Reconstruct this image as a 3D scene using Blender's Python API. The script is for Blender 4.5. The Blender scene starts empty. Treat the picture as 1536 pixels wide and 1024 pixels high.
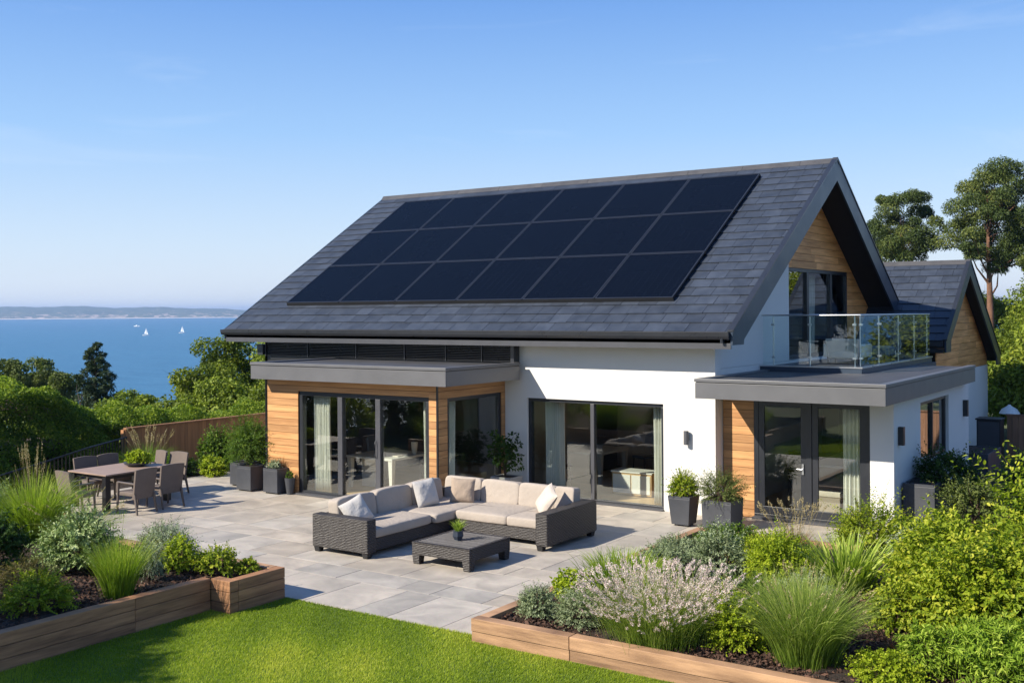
import bpy, math, random
import numpy as np
from mathutils import Vector, Matrix
random.seed(7); RNG = np.random.default_rng(11)
PI = math.pi
sc = bpy.context.scene
COL = sc.collection
ORIG = {}

# ------------------------------------------------------------------ tagging
def tag(o, label=None, cat=None, group=None, kind=None):
    if label: o['label'] = label
    if cat: o['category'] = cat
    if group: o['group'] = group
    if kind: o['kind'] = kind
    return o

def thing(name, label, cat, loc=(0, 0, 0), rotz=0, group=None):
    o = bpy.data.objects.new(name, None); COL.objects.link(o)
    o.location = loc; o.rotation_euler = (0, 0, rotz); o.empty_display_size = .2
    ORIG[o.name] = Vector(loc) if rotz == 0 else Vector((0, 0, 0))
    return tag(o, label, cat, group)

def link_mesh(name, me, mat, parent=None, bevel=0, smooth=False):
    o = bpy.data.objects.new(name, me); COL.objects.link(o)
    if mat: me.materials.append(mat)
    if parent:
        o.parent = parent
        ORIG[o.name] = ORIG.get(parent.name, Vector((0, 0, 0)))
    if bevel:
        m = o.modifiers.new('bevel', 'BEVEL'); m.width = bevel; m.segments = 2; m.limit_method = 'ANGLE'
    if smooth:
        me.polygons.foreach_set('use_smooth', [True] * len(me.polygons))
    return o

def copy_tree(o, parent=None):
    c = o.copy(); COL.objects.link(c)
    if parent: c.parent = parent
    for ch in list(o.children): copy_tree(ch, c)
    return c

# ------------------------------------------------------------------ mesh builder
class MB:
    def __init__(s): s.v = []; s.f = []; s.t = []
    def add(s, vs, fs, t=None):
        n = len(s.v); t = random.random() if t is None else t
        s.v += [tuple(p) for p in vs]
        for f in fs: s.f.append([i + n for i in f]); s.t.append(t)
        return s
    def box(s, x0, x1, y0, y1, z0, z1, t=None):
        return s.add([(x0, y0, z0), (x1, y0, z0), (x1, y1, z0), (x0, y1, z0), (x0, y0, z1), (x1, y0, z1), (x1, y1, z1), (x0, y1, z1)],
                     [(0, 3, 2, 1), (4, 5, 6, 7), (0, 1, 5, 4), (1, 2, 6, 5), (2, 3, 7, 6), (3, 0, 4, 7)], t)
    def hexa(s, p, t=None):      # p: 4 bottom + 4 top points
        return s.add(p, [(0, 3, 2, 1), (4, 5, 6, 7), (0, 1, 5, 4), (1, 2, 6, 5), (2, 3, 7, 6), (3, 0, 4, 7)], t)
    def prism_x(s, poly, x0, x1, t=None):   # poly in (y,z), extruded along x
        n = len(poly)
        vs = [(x0, a, b) for a, b in poly] + [(x1, a, b) for a, b in poly]
        fs = [tuple(range(n))[::-1], tuple(range(n, 2 * n))] + [(i, (i + 1) % n, n + (i + 1) % n, n + i) for i in range(n)]
        return s.add(vs, fs, t)
    def prism_y(s, poly, y0, y1, t=None):
        n = len(poly)
        vs = [(a, y0, b) for a, b in poly] + [(a, y1, b) for a, b in poly]
        fs = [tuple(range(n)), tuple(range(n, 2 * n))[::-1]] + [(i, n + i, n + (i + 1) % n, (i + 1) % n) for i in range(n)]
        return s.add(vs, fs, t)
    def prism_z(s, poly, z0, z1, t=None):
        n = len(poly)
        vs = [(a, b, z0) for a, b in poly] + [(a, b, z1) for a, b in poly]
        fs = [tuple(range(n))[::-1], tuple(range(n, 2 * n))] + [(i, (i + 1) % n, n + (i + 1) % n, n + i) for i in range(n)]
        return s.add(vs, fs, t)
    def tube(s, path, radii, n=8, t=None, cap=True):
        path = [Vector(p) for p in path]
        if not hasattr(radii, '__len__'): radii = [radii] * len(path)
        vs = []; fs = []
        for i, p in enumerate(path):
            d = (path[min(i + 1, len(path) - 1)] - path[max(i - 1, 0)])
            if d.length < 1e-9: d = Vector((0, 0, 1))
            d.normalize()
            a = d.cross(Vector((0, 0, 1)))
            if a.length < .05: a = d.cross(Vector((0, 1, 0)))
            a.normalize(); b = d.cross(a)
            for k in range(n):
                an = 2 * PI * k / n
                vs.append(p + a * (math.cos(an) * radii[i]) + b * (math.sin(an) * radii[i]))
        for i in range(len(path) - 1):
            for k in range(n):
                fs.append((i * n + k, i * n + (k + 1) % n, (i + 1) * n + (k + 1) % n, (i + 1) * n + k))
        if cap:
            fs.append(tuple(range(n))); fs.append(tuple(range((len(path) - 1) * n, len(path) * n))[::-1])
        return s.add(vs, fs, t)
    def taper(s, cx, cy, z0, z1, a0, b0, a1, b1, t=None):   # tapered box, half sizes
        return s.hexa([(cx - a0, cy - b0, z0), (cx + a0, cy - b0, z0), (cx + a0, cy + b0, z0), (cx - a0, cy + b0, z0),
                       (cx - a1, cy - b1, z1), (cx + a1, cy - b1, z1), (cx + a1, cy + b1, z1), (cx - a1, cy + b1, z1)], t)
    def build(s, name, mat, parent=None, bevel=0, smooth=False, M=None):
        me = bpy.data.meshes.new(name)
        off = ORIG.get(parent.name, Vector((0, 0, 0))) if parent else Vector((0, 0, 0))
        if M is not None: vv = [M @ Vector(p) - off for p in s.v]
        else: vv = [Vector(p) - off for p in s.v]
        me.from_pydata(vv, [], s.f)
        at = me.attributes.new('tint', 'FLOAT', 'FACE'); at.data.foreach_set('value', s.t)
        me.update()
        return link_mesh(name, me, mat, parent, bevel, smooth)

def npmesh(name, V, groups, tints, mat, parent=None, smooth=False):
    """groups: list of (m,k) index arrays; tints: list of (m,) arrays"""
    me = bpy.data.meshes.new(name)
    off = ORIG.get(parent.name, Vector((0, 0, 0))) if parent else Vector((0, 0, 0))
    V = V - np.array(off)
    me.vertices.add(len(V)); me.vertices.foreach_set('co', V.astype(np.float32).ravel())
    loops = np.concatenate([g.ravel() for g in groups]).astype(np.int32)
    tot = np.concatenate([np.full(len(g), g.shape[1]) for g in groups]).astype(np.int32)
    st = np.concatenate([[0], np.cumsum(tot)[:-1]]).astype(np.int32)
    me.loops.add(len(loops)); me.loops.foreach_set('vertex_index', loops)
    me.polygons.add(len(tot)); me.polygons.foreach_set('loop_start', st)
    me.update(calc_edges=True)
    at = me.attributes.new('tint', 'FLOAT', 'FACE'); at.data.foreach_set('value', np.concatenate(tints).astype(np.float32))
    if smooth: me.polygons.foreach_set('use_smooth', np.ones(len(tot), dtype=bool))
    me.validate()
    return link_mesh(name, me, mat, parent)

# ------------------------------------------------------------------ materials
def new_mat(name):
    m = bpy.data.materials.new(name); m.use_nodes = True
    nt = m.node_tree; nt.nodes.clear()
    return m, nt
def N(nt, typ, **kw):
    n = nt.nodes.new(typ)
    for k, v in kw.items():
        if k in n.inputs: n.inputs[k].default_value = v
        else: setattr(n, k, v)
    return n
def rgba(c): return (c[0], c[1], c[2], 1)
def mathn(nt, op, a, b=None, c=None):
    n = nt.nodes.new('ShaderNodeMath'); n.operation = op
    for i, v in enumerate((a, b, c)):
        if v is None: continue
        if isinstance(v, (int, float)): n.inputs[i].default_value = v
        else: nt.links.new(v, n.inputs[i])
    return n.outputs[0]
def mixc(nt, f, a, b, typ='MIX'):
    n = nt.nodes.new('ShaderNodeMix'); n.data_type = 'RGBA'; n.blend_type = typ
    for i, v in ((0, f), (6, a), (7, b)):
        if isinstance(v, (int, float)): n.inputs[i].default_value = v
        elif isinstance(v, tuple): n.inputs[i].default_value = rgba(v)
        else: nt.links.new(v, n.inputs[i])
    return n.outputs[2]

def pm(name, col, rough=.6, var=.2, scale=(3, 3, 3), bump=0, bscale=60, metal=0, tintvar=0, spec=.5, col2=None, coat=0, dist=.01, detail=6):
    m, nt = new_mat(name); L = nt.links
    tc = N(nt, 'ShaderNodeTexCoord'); mp = N(nt, 'ShaderNodeMapping'); mp.inputs['Scale'].default_value = scale
    at = N(nt, 'ShaderNodeAttribute', attribute_name='tint')
    ad = N(nt, 'ShaderNodeVectorMath', operation='MULTIPLY_ADD')
    cb = N(nt, 'ShaderNodeCombineXYZ')
    for k in range(3): L.new(at.outputs['Fac'], cb.inputs[k])
    L.new(tc.outputs['Object'], mp.inputs[0]); L.new(cb.outputs[0], ad.inputs[0]); ad.inputs[1].default_value = (37, 23, 11) if tintvar else (0, 0, 0); L.new(mp.outputs[0], ad.inputs[2])
    no = N(nt, 'ShaderNodeTexNoise', Scale=1.0, Detail=detail, Roughness=.62); L.new(ad.outputs[0], no.inputs['Vector'])
    a = tuple(c * (1 - var) for c in col); b = tuple(c * (1 + var) for c in (col2 or col))
    rp = N(nt, 'ShaderNodeMapRange'); rp.inputs['From Min'].default_value = .3; rp.inputs['From Max'].default_value = .7
    L.new(no.outputs['Fac'], rp.inputs['Value'])
    c = mixc(nt, rp.outputs[0], a, b)
    if tintvar:
        k = mathn(nt, 'MULTIPLY_ADD', at.outputs['Fac'], 2 * tintvar, 1 - tintvar)
        hs = N(nt, 'ShaderNodeHueSaturation'); L.new(c, hs.inputs['Color']); L.new(k, hs.inputs['Value']); c = hs.outputs[0]
    p = N(nt, 'ShaderNodeBsdfPrincipled'); L.new(c, p.inputs['Base Color'])
    p.inputs['Metallic'].default_value = metal; p.inputs['Specular IOR Level'].default_value = spec
    p.inputs['Coat Weight'].default_value = coat
    rr = mathn(nt, 'MULTIPLY_ADD', no.outputs['Fac'], .25, rough - .12); L.new(rr, p.inputs['Roughness'])
    if bump:
        n2 = N(nt, 'ShaderNodeTexNoise', Scale=bscale, Detail=4.0); L.new(tc.outputs['Object'], n2.inputs['Vector'])
        h = mathn(nt, 'ADD', n2.outputs['Fac'], no.outputs['Fac'])
        bp = N(nt, 'ShaderNodeBump', Strength=bump, Distance=dist); L.new(h, bp.inputs['Height']); L.new(bp.outputs[0], p.inputs['Normal'])
    o = N(nt, 'ShaderNodeOutputMaterial'); L.new(p.outputs[0], o.inputs[0])
    return m

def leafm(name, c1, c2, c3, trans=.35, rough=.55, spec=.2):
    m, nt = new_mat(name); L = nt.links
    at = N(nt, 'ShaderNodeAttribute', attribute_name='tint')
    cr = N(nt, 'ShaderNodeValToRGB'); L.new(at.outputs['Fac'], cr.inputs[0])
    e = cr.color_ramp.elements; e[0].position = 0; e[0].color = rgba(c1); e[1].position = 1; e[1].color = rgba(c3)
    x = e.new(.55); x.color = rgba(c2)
    p = N(nt, 'ShaderNodeBsdfPrincipled', Roughness=rough); p.inputs['Specular IOR Level'].default_value = spec
    L.new(cr.outputs[0], p.inputs['Base Color'])
    t = N(nt, 'ShaderNodeBsdfTranslucent'); br = mixc(nt, 1.0, cr.outputs[0], (1.25, 1.35, .7), 'MULTIPLY'); L.new(br, t.inputs[0])
    mx = N(nt, 'ShaderNodeMixShader'); mx.inputs[0].default_value = trans
    L.new(p.outputs[0], mx.inputs[1]); L.new(t.outputs[0], mx.inputs[2])
    o = N(nt, 'ShaderNodeOutputMaterial'); L.new(mx.outputs[0], o.inputs[0])
    return m

def glassm(name, tint=(.93, .96, .95), base=.07, gain=.75, power=4.0):
    m, nt = new_mat(name); L = nt.links
    lw = N(nt, 'ShaderNodeLayerWeight'); lw.inputs['Blend'].default_value = .5
    f = mathn(nt, 'POWER', lw.outputs['Facing'], power); f = mathn(nt, 'MULTIPLY_ADD', f, gain, base)
    tr = N(nt, 'ShaderNodeBsdfTransparent'); tr.inputs[0].default_value = rgba(tint)
    gl = N(nt, 'ShaderNodeBsdfGlossy', Roughness=0.0); gl.inputs[0].default_value = (1, 1, 1, 1)
    mx = N(nt, 'ShaderNodeMixShader'); L.new(f, mx.inputs[0]); L.new(tr.outputs[0], mx.inputs[1]); L.new(gl.outputs[0], mx.inputs[2])
    o = N(nt, 'ShaderNodeOutputMaterial'); L.new(mx.outputs[0], o.inputs[0])
    return m

M = {}
M['render'] = pm('white_render', (.70, .685, .66), .85, .035, (1.2, 1.2, .5), bump=.25, bscale=140, dist=.004)
M['slate'] = pm('slate', (.035, .043, .060), .5, .28, (3, 3, 3), bump=.4, bscale=30, tintvar=.19, dist=.004, spec=.5)
M['underlay'] = pm('roof_underlay', (.015, .015, .017), .8)
M['ridge'] = pm('ridge_metal', (.058, .057, .061), .45, .15, bump=.15, tintvar=.08, dist=.003)
M['fascia'] = pm('grey_metal', (.105, .105, .112), .42, .07, (2, 2, 2), bump=.05, bscale=200, dist=.002)
M['barge'] = pm('dark_blue_metal', (.026, .042, .068), .38, .08, (2, 2, 2))
M['gutter'] = pm('gutter_metal', (.022, .024, .03), .3, .1)
M['soffit'] = pm('soffit', (.018, .018, .020), .7, .1)
M['frame'] = pm('window_frame', (.020, .022, .028), .35, .08)
M['framegrey'] = pm('window_frame_grey', (.062, .063, .072), .35, .06)
M['membrane'] = pm('roof_membrane', (.055, .056, .062), .6, .25, (1.5, 1.5, 1.5), bump=.3, bscale=50, dist=.003)
M['wood'] = pm('cedar_cladding', (.40, .185, .066), .6, .12, (.9, .9, 13), bump=.3, bscale=90, tintvar=.22, dist=.003, col2=(.52, .275, .11))
M['woodgable'] = pm('cedar_gable', (.66, .25, .06), .6, .2, (.9, .9, 12), bump=.3, bscale=90, tintvar=.2, dist=.003, col2=(.78, .37, .13))
M['backing'] = pm('batten_black', (.015, .011, .008), .9)
M['fence'] = pm('fence_wood', (.36, .17, .075), .75, .22, (14, 14, .9), bump=.3, tintvar=.2, dist=.004)
M['fencedark'] = pm('fence_dark_wood', (.24, .125, .07), .75, .3, (14, 14, .9), tintvar=.2)
M['sleeper'] = pm('timber_sleeper', (.25, .135, .072), .75, .3, (1.4, 1.4, 12), bump=.5, bscale=60, tintvar=.16, dist=.006, col2=(.34, .20, .11))
M['sleeperdark'] = pm('timber_sleeper_dark', (.26, .12, .055), .75, .33, (1.4, 1.4, 16), bump=.5, bscale=60, tintvar=.16, dist=.006, col2=(.34, .17, .08))
M['glass'] = glassm('window_glass', (.92, .95, .94), .06, .8, 3.4)
M['balglass'] = glassm('balustrade_glass', (.92, .965, .955), .035, .4, 4.0)
M['glassdark'] = glassm('side_window_glass', (.55, .58, .58), .16, .7, 3.0)
M['steel'] = pm('brushed_steel', (.55, .56, .58), .3, .05, metal=1)
M['floorin'] = pm('oak_floor', (.55, .36, .18), .5, .25, (1, 12, 1))
M['wallin'] = pm('interior_wall', (.34, .28, .215), .8, .04)
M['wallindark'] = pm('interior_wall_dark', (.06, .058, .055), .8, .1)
M['ceilin'] = pm('interior_ceiling', (.38, .35, .31), .9, .03)
M['curtain'] = pm('curtain_fabric', (.72, .70, .62), .9, .07, (6, 6, 1))
M['whitefurn'] = pm('white_lacquer', (.72, .69, .62), .35, .04)
M['cream'] = pm('cream_fabric', (.60, .53, .43), .85, .08, bump=.3, bscale=250, dist=.003)
M['darkfab'] = pm('dark_fabric', (.05, .052, .06), .85, .1)
M['greyfab'] = pm('grey_fabric', (.22, .23, .24), .85, .1)
M['bluefab'] = pm('blue_grey_fabric', (.13, .18, .22), .85, .1)
M['cushion'] = pm('taupe_cushion', (.365, .312, .265), .9, .07, (2.5, 2.5, 2.5), bump=.55, bscale=11, dist=.022)
M['cushside'] = pm('taupe_cushion_dark', (.36, .31, .265), .9, .07, (2.5, 2.5, 2.5), bump=.35, bscale=220, dist=.004)
M['pillowlight'] = pm('light_linen', (.48, .45, .42), .9, .06, bump=.55, bscale=13, dist=.02)
M['pillowwarm'] = pm('warm_linen', (.50, .43, .37), .9, .06, bump=.55, bscale=13, dist=.02)
M['pillowtan'] = pm('tan_linen', (.33, .255, .195), .9, .06, bump=.55, bscale=13, dist=.02)
M['chairfab'] = pm('chair_weave', (.135, .106, .090), .8, .12, (8, 8, 8), bump=.5, bscale=260, dist=.004)
M['chairleg'] = pm('chair_leg_bronze', (.10, .08, .07), .5, .1)
M['tabletop'] = pm('table_top_wood', (.30, .21, .16), .55, .15, (2, 14, 2), bump=.1)
M['black'] = pm('black_metal', (.012, .012, .014), .4, .1)
M['pot'] = pm('planter_dark', (.048, .051, .060), .5, .14, (3, 3, 3), bump=.15, bscale=90, dist=.003)
M['potlight'] = pm('planter_stone', (.40, .37, .34), .8, .1, bump=.3)
M['potblue'] = pm('small_pot_glaze', (.028, .037, .056), .35, .15)
M['soil'] = pm('bark_mulch', (.038, .023, .015), .95, .6, (14, 14, 14), bump=1, bscale=45, dist=.04, tintvar=.4)
M['mulch'] = pm('bark_chip', (.085, .043, .027), .9, .4, (20, 20, 20), tintvar=.6)
M['bark'] = pm('tree_bark', (.07, .05, .035), .95, .4, (6, 6, 2), bump=.8, bscale=12, dist=.03)
M['pinebark'] = pm('pine_bark', (.15, .075, .045), .9, .4, (5, 5, 1.5), bump=.8, bscale=8, dist=.04)
M['stem'] = pm('green_stem', (.08, .085, .03), .7, .2)
M['brownstem'] = pm('brown_stem', (.075, .05, .03), .8, .2)
M['white'] = pm('white_paint', (.8, .8, .78), .4, .03)
M['sailwhite'] = pm('sail_cloth', (.85, .85, .85), .7, .03)
M['lampblack'] = pm('lamp_black', (.02, .021, .025), .4, .1)
M['lampgrey'] = pm('lamp_grey', (.09, .09, .1), .4, .1)
M['redpaint'] = pm('red_petal', (.45, .02, .03), .6, .2)

M['panelframe'] = pm('panel_frame', (.017, .018, .022), .35, .1)
def wicker():
    m, nt = new_mat('wicker_weave'); L = nt.links
    tc = N(nt, 'ShaderNodeTexCoord'); s = N(nt, 'ShaderNodeSeparateXYZ'); L.new(tc.outputs['Object'], s.inputs[0])
    g = N(nt, 'ShaderNodeNewGeometry'); sn = N(nt, 'ShaderNodeSeparateXYZ'); L.new(g.outputs['Normal'], sn.inputs[0])
    top = mathn(nt, 'GREATER_THAN', mathn(nt, 'ABSOLUTE', sn.outputs[2]), .7)
    x, y, z = s.outputs
    nz = N(nt, 'ShaderNodeTexNoise', Scale=9.0, Detail=2.0); L.new(tc.outputs['Object'], nz.inputs['Vector'])
    wob = mathn(nt, 'MULTIPLY', nz.outputs['Fac'], .035)
    h = mathn(nt, 'ADD', x, y); d = mathn(nt, 'SUBTRACT', x, y)
    v = mathn(nt, 'ADD', mathn(nt, 'MULTIPLY', z, mathn(nt, 'SUBTRACT', 1, top)), mathn(nt, 'MULTIPLY', d, top))
    v = mathn(nt, 'ADD', v, wob)
    a = mathn(nt, 'SINE', mathn(nt, 'MULTIPLY', h, 2 * PI / .085))
    b = mathn(nt, 'SINE', mathn(nt, 'MULTIPLY', v, 2 * PI / .052))
    f = mathn(nt, 'MULTIPLY', a, b)
    strand = mathn(nt, 'ABSOLUTE', mathn(nt, 'SINE', mathn(nt, 'MULTIPLY', v, 2 * PI / .052)))
    f = mathn(nt, 'ADD', mathn(nt, 'MULTIPLY', f, .22), mathn(nt, 'MULTIPLY', strand, .85))
    mr = N(nt, 'ShaderNodeMapRange'); L.new(f, mr.inputs['Value']); mr.inputs['From Min'].default_value = -.1; mr.inputs['From Max'].default_value = .9
    n2 = N(nt, 'ShaderNodeTexNoise', Scale=35.0, Detail=3.0); L.new(tc.outputs['Object'], n2.inputs['Vector'])
    k = mathn(nt, 'MULTIPLY', mr.outputs[0], mathn(nt, 'MULTIPLY_ADD', n2.outputs['Fac'], 1.0, .45))
    c = mixc(nt, k, (.004, .0035, .004), (.055, .046, .042))
    p = N(nt, 'ShaderNodeBsdfPrincipled', Roughness=.5); L.new(c, p.inputs['Base Color'])
    bp = N(nt, 'ShaderNodeBump', Strength=.9, Distance=.012); L.new(f, bp.inputs['Height']); L.new(bp.outputs[0], p.inputs['Normal'])
    o = N(nt, 'ShaderNodeOutputMaterial'); L.new(p.outputs[0], o.inputs[0])
    return m
M['wicker'] = wicker()

def paving():
    m, nt = new_mat('porcelain_paving'); L = nt.links
    tc = N(nt, 'ShaderNodeTexCoord'); at = N(nt, 'ShaderNodeAttribute', attribute_name='tint')
    cb = N(nt, 'ShaderNodeCombineXYZ')
    for k in range(3): L.new(at.outputs['Fac'], cb.inputs[k])
    ad = N(nt, 'ShaderNodeVectorMath', operation='MULTIPLY_ADD'); L.new(cb.outputs[0], ad.inputs[0]); ad.inputs[1].default_value = (31, 17, 9); L.new(tc.outputs['Object'], ad.inputs[2])
    n1 = N(nt, 'ShaderNodeTexNoise', Scale=1.6, Detail=7.0, Roughness=.6, Distortion=.6); L.new(ad.outputs[0], n1.inputs['Vector'])
    n2 = N(nt, 'ShaderNodeTexNoise', Scale=26.0, Detail=5.0); L.new(tc.outputs['Object'], n2.inputs['Vector'])
    mr = N(nt, 'ShaderNodeMapRange'); L.new(n1.outputs['Fac'], mr.inputs['Value']); mr.inputs['From Min'].default_value = .34; mr.inputs['From Max'].default_value = .68
    c = mixc(nt, mr.outputs[0], (.30, .28, .255), (.46, .425, .38))
    warm = mixc(nt, at.outputs['Fac'], (.99, .98, .955), (1.07, 1.0, .91))
    c = mixc(nt, 1.0, c, warm, 'MULTIPLY')
    tv = mathn(nt, 'MULTIPLY_ADD', mathn(nt, 'FRACT', mathn(nt, 'MULTIPLY', at.outputs['Fac'], 7.31)), .26, .87)
    hs = N(nt, 'ShaderNodeHueSaturation'); L.new(c, hs.inputs['Color']); L.new(tv, hs.inputs['Value'])
    c = mixc(nt, .1, hs.outputs[0], n2.outputs['Color'], 'OVERLAY')
    n3 = N(nt, 'ShaderNodeTexNoise', Scale=.5, Detail=6.0); L.new(tc.outputs['Object'], n3.inputs['Vector'])
    st = N(nt, 'ShaderNodeMapRange'); L.new(n3.outputs['Fac'], st.inputs['Value']); st.inputs['From Min'].default_value = .55; st.inputs['From Max'].default_value = .75; st.inputs['To Max'].default_value = .35
    c = mixc(nt, st.outputs[0], c, (.22, .20, .175))
    p = N(nt, 'ShaderNodeBsdfPrincipled'); L.new(c, p.inputs['Base Color']); L.new(mathn(nt, 'MULTIPLY_ADD', n1.outputs['Fac'], .3, .45), p.inputs['Roughness'])
    bp = N(nt, 'ShaderNodeBump', Strength=.25, Distance=.006); L.new(mathn(nt, 'ADD', n2.outputs['Fac'], n1.outputs['Fac']), bp.inputs['Height']); L.new(bp.outputs[0], p.inputs['Normal'])
    o = N(nt, 'ShaderNodeOutputMaterial'); L.new(p.outputs[0], o.inputs[0])
    return m
M['paving'] = paving()

def rendermat():
    m, nt = new_mat('white_render'); L = nt.links
    tc = N(nt, 'ShaderNodeTexCoord'); mp = N(nt, 'ShaderNodeMapping'); mp.inputs['Scale'].default_value = (5, 5, .5); L.new(tc.outputs['Object'], mp.inputs[0])
    st = N(nt, 'ShaderNodeTexNoise', Scale=1.0, Detail=6.0, Roughness=.6); L.new(mp.outputs[0], st.inputs['Vector'])
    n1 = N(nt, 'ShaderNodeTexNoise', Scale=1.1, Detail=6.0); L.new(tc.outputs['Object'], n1.inputs['Vector'])
    n2 = N(nt, 'ShaderNodeTexNoise', Scale=120.0, Detail=4.0); L.new(tc.outputs['Object'], n2.inputs['Vector'])
    mr = N(nt, 'ShaderNodeMapRange'); L.new(st.outputs['Fac'], mr.inputs['Value']); mr.inputs['From Min'].default_value = .52; mr.inputs['From Max'].default_value = .8; mr.inputs['To Max'].default_value = .35
    c = mixc(nt, n1.outputs['Fac'], (.70, .68, .65), (.65, .635, .61)); c = mixc(nt, mr.outputs[0], c, (.60, .585, .56))
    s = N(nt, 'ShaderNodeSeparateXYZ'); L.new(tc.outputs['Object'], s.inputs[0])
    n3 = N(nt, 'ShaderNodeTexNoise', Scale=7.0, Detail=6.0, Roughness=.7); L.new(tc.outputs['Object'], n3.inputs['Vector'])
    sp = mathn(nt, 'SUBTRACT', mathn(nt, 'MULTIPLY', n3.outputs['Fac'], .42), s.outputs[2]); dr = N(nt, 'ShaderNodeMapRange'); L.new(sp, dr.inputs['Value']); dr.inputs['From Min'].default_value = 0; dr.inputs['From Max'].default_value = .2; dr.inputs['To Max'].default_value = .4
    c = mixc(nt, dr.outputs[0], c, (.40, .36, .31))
    p = N(nt, 'ShaderNodeBsdfPrincipled', Roughness=.85); L.new(c, p.inputs['Base Color']); p.inputs['Specular IOR Level'].default_value = .3
    bp = N(nt, 'ShaderNodeBump', Strength=.35, Distance=.005); L.new(mathn(nt, 'ADD', n2.outputs['Fac'], mathn(nt, 'MULTIPLY', n3.outputs['Fac'], 1.5)), bp.inputs['Height']); L.new(bp.outputs[0], p.inputs['Normal'])
    o = N(nt, 'ShaderNodeOutputMaterial'); L.new(p.outputs[0], o.inputs[0])
    return m
M['render'] = rendermat()

def solar():
    m, nt = new_mat('solar_cells'); L = nt.links
    tc = N(nt, 'ShaderNodeTexCoord'); no = N(nt, 'ShaderNodeTexNoise', Scale=90.0, Detail=3.0); L.new(tc.outputs['Object'], no.inputs['Vector'])
    n1 = N(nt, 'ShaderNodeTexNoise', Scale=.8, Detail=3.0); L.new(tc.outputs['Object'], n1.inputs['Vector'])
    c = mixc(nt, no.outputs['Fac'], (.0012, .002, .005), (.004, .0065, .014))
    s = N(nt, 'ShaderNodeSeparateXYZ'); L.new(tc.outputs['Object'], s.inputs[0])
    def line(v, period, w): return mathn(nt, 'LESS_THAN', mathn(nt, 'FRACT', mathn(nt, 'DIVIDE', v, period)), w)
    g = mathn(nt, 'MAXIMUM', line(s.outputs[0], .1823, .035), line(s.outputs[1], .0803, .05))
    c = mixc(nt, mathn(nt, 'MULTIPLY', g, .28), c, (.016, .022, .036))
    p = N(nt, 'ShaderNodeBsdfPrincipled'); L.new(c, p.inputs['Base Color'])
    L.new(mathn(nt, 'MULTIPLY_ADD', n1.outputs['Fac'], .25, .14), p.inputs['Roughness'])
    p.inputs['Specular IOR Level'].default_value = .12; p.inputs['IOR'].default_value = 1.22
    o = N(nt, 'ShaderNodeOutputMaterial'); L.new(p.outputs[0], o.inputs[0])
    return m
M['solar'] = solar()

def lawnm():
    m, nt = new_mat('lawn_turf'); L = nt.links
    tc = N(nt, 'ShaderNodeTexCoord'); n1 = N(nt, 'ShaderNodeTexNoise', Scale=1.3, Detail=5.0); n2 = N(nt, 'ShaderNodeTexNoise', Scale=60.0, Detail=3.0)
    L.new(tc.outputs['Object'], n1.inputs['Vector']); L.new(tc.outputs['Object'], n2.inputs['Vector'])
    c = mixc(nt, n1.outputs['Fac'], (.09, .15, .012), (.17, .25, .02)); c = mixc(nt, n2.outputs['Fac'], c, (.05, .085, .01))
    p = N(nt, 'ShaderNodeBsdfPrincipled', Roughness=.8); L.new(c, p.inputs['Base Color'])
    bp = N(nt, 'ShaderNodeBump', Strength=.8, Distance=.03); L.new(n2.outputs['Fac'], bp.inputs['Height']); L.new(bp.outputs[0], p.inputs['Normal'])
    o = N(nt, 'ShaderNodeOutputMaterial'); L.new(p.outputs[0], o.inputs[0])
    return m
M['lawn'] = lawnm()

def seam():
    m, nt = new_mat('sea_water'); L = nt.links
    tc = N(nt, 'ShaderNodeTexCoord'); mp = N(nt, 'ShaderNodeMapping'); L.new(tc.outputs['Object'], mp.inputs[0])
    n1 = N(nt, 'ShaderNodeTexNoise', Scale=.012, Detail=8.0, Roughness=.62); n2 = N(nt, 'ShaderNodeTexNoise', Scale=.16, Detail=8.0, Roughness=.7)
    mp.inputs['Rotation'].default_value = (0, 0, math.radians(-34)); mp.inputs['Scale'].default_value = (.35, 1, 1)
    L.new(mp.outputs[0], n1.inputs['Vector']); L.new(mp.outputs[0], n2.inputs['Vector'])
    c = mixc(nt, n1.outputs['Fac'], (.015, .090, .185), (.032, .145, .258))
    n2r = N(nt, 'ShaderNodeMapRange'); L.new(n2.outputs['Fac'], n2r.inputs['Value']); n2r.inputs['From Min'].default_value = .3; n2r.inputs['From Max'].default_value = .7
    c = mixc(nt, mathn(nt, 'MULTIPLY', n2r.outputs[0], .8), c, (.06, .19, .32))
    p = N(nt, 'ShaderNodeBsdfPrincipled', Roughness=.42); L.new(c, p.inputs['Base Color']); p.inputs['Specular IOR Level'].default_value = .32
    bp = N(nt, 'ShaderNodeBump', Strength=.9, Distance=1.4); L.new(n2.outputs['Fac'], bp.inputs['Height']); L.new(bp.outputs[0], p.inputs['Normal'])
    o = N(nt, 'ShaderNodeOutputMaterial'); L.new(p.outputs[0], o.inputs[0])
    return m
M['sea'] = seam()

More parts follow.
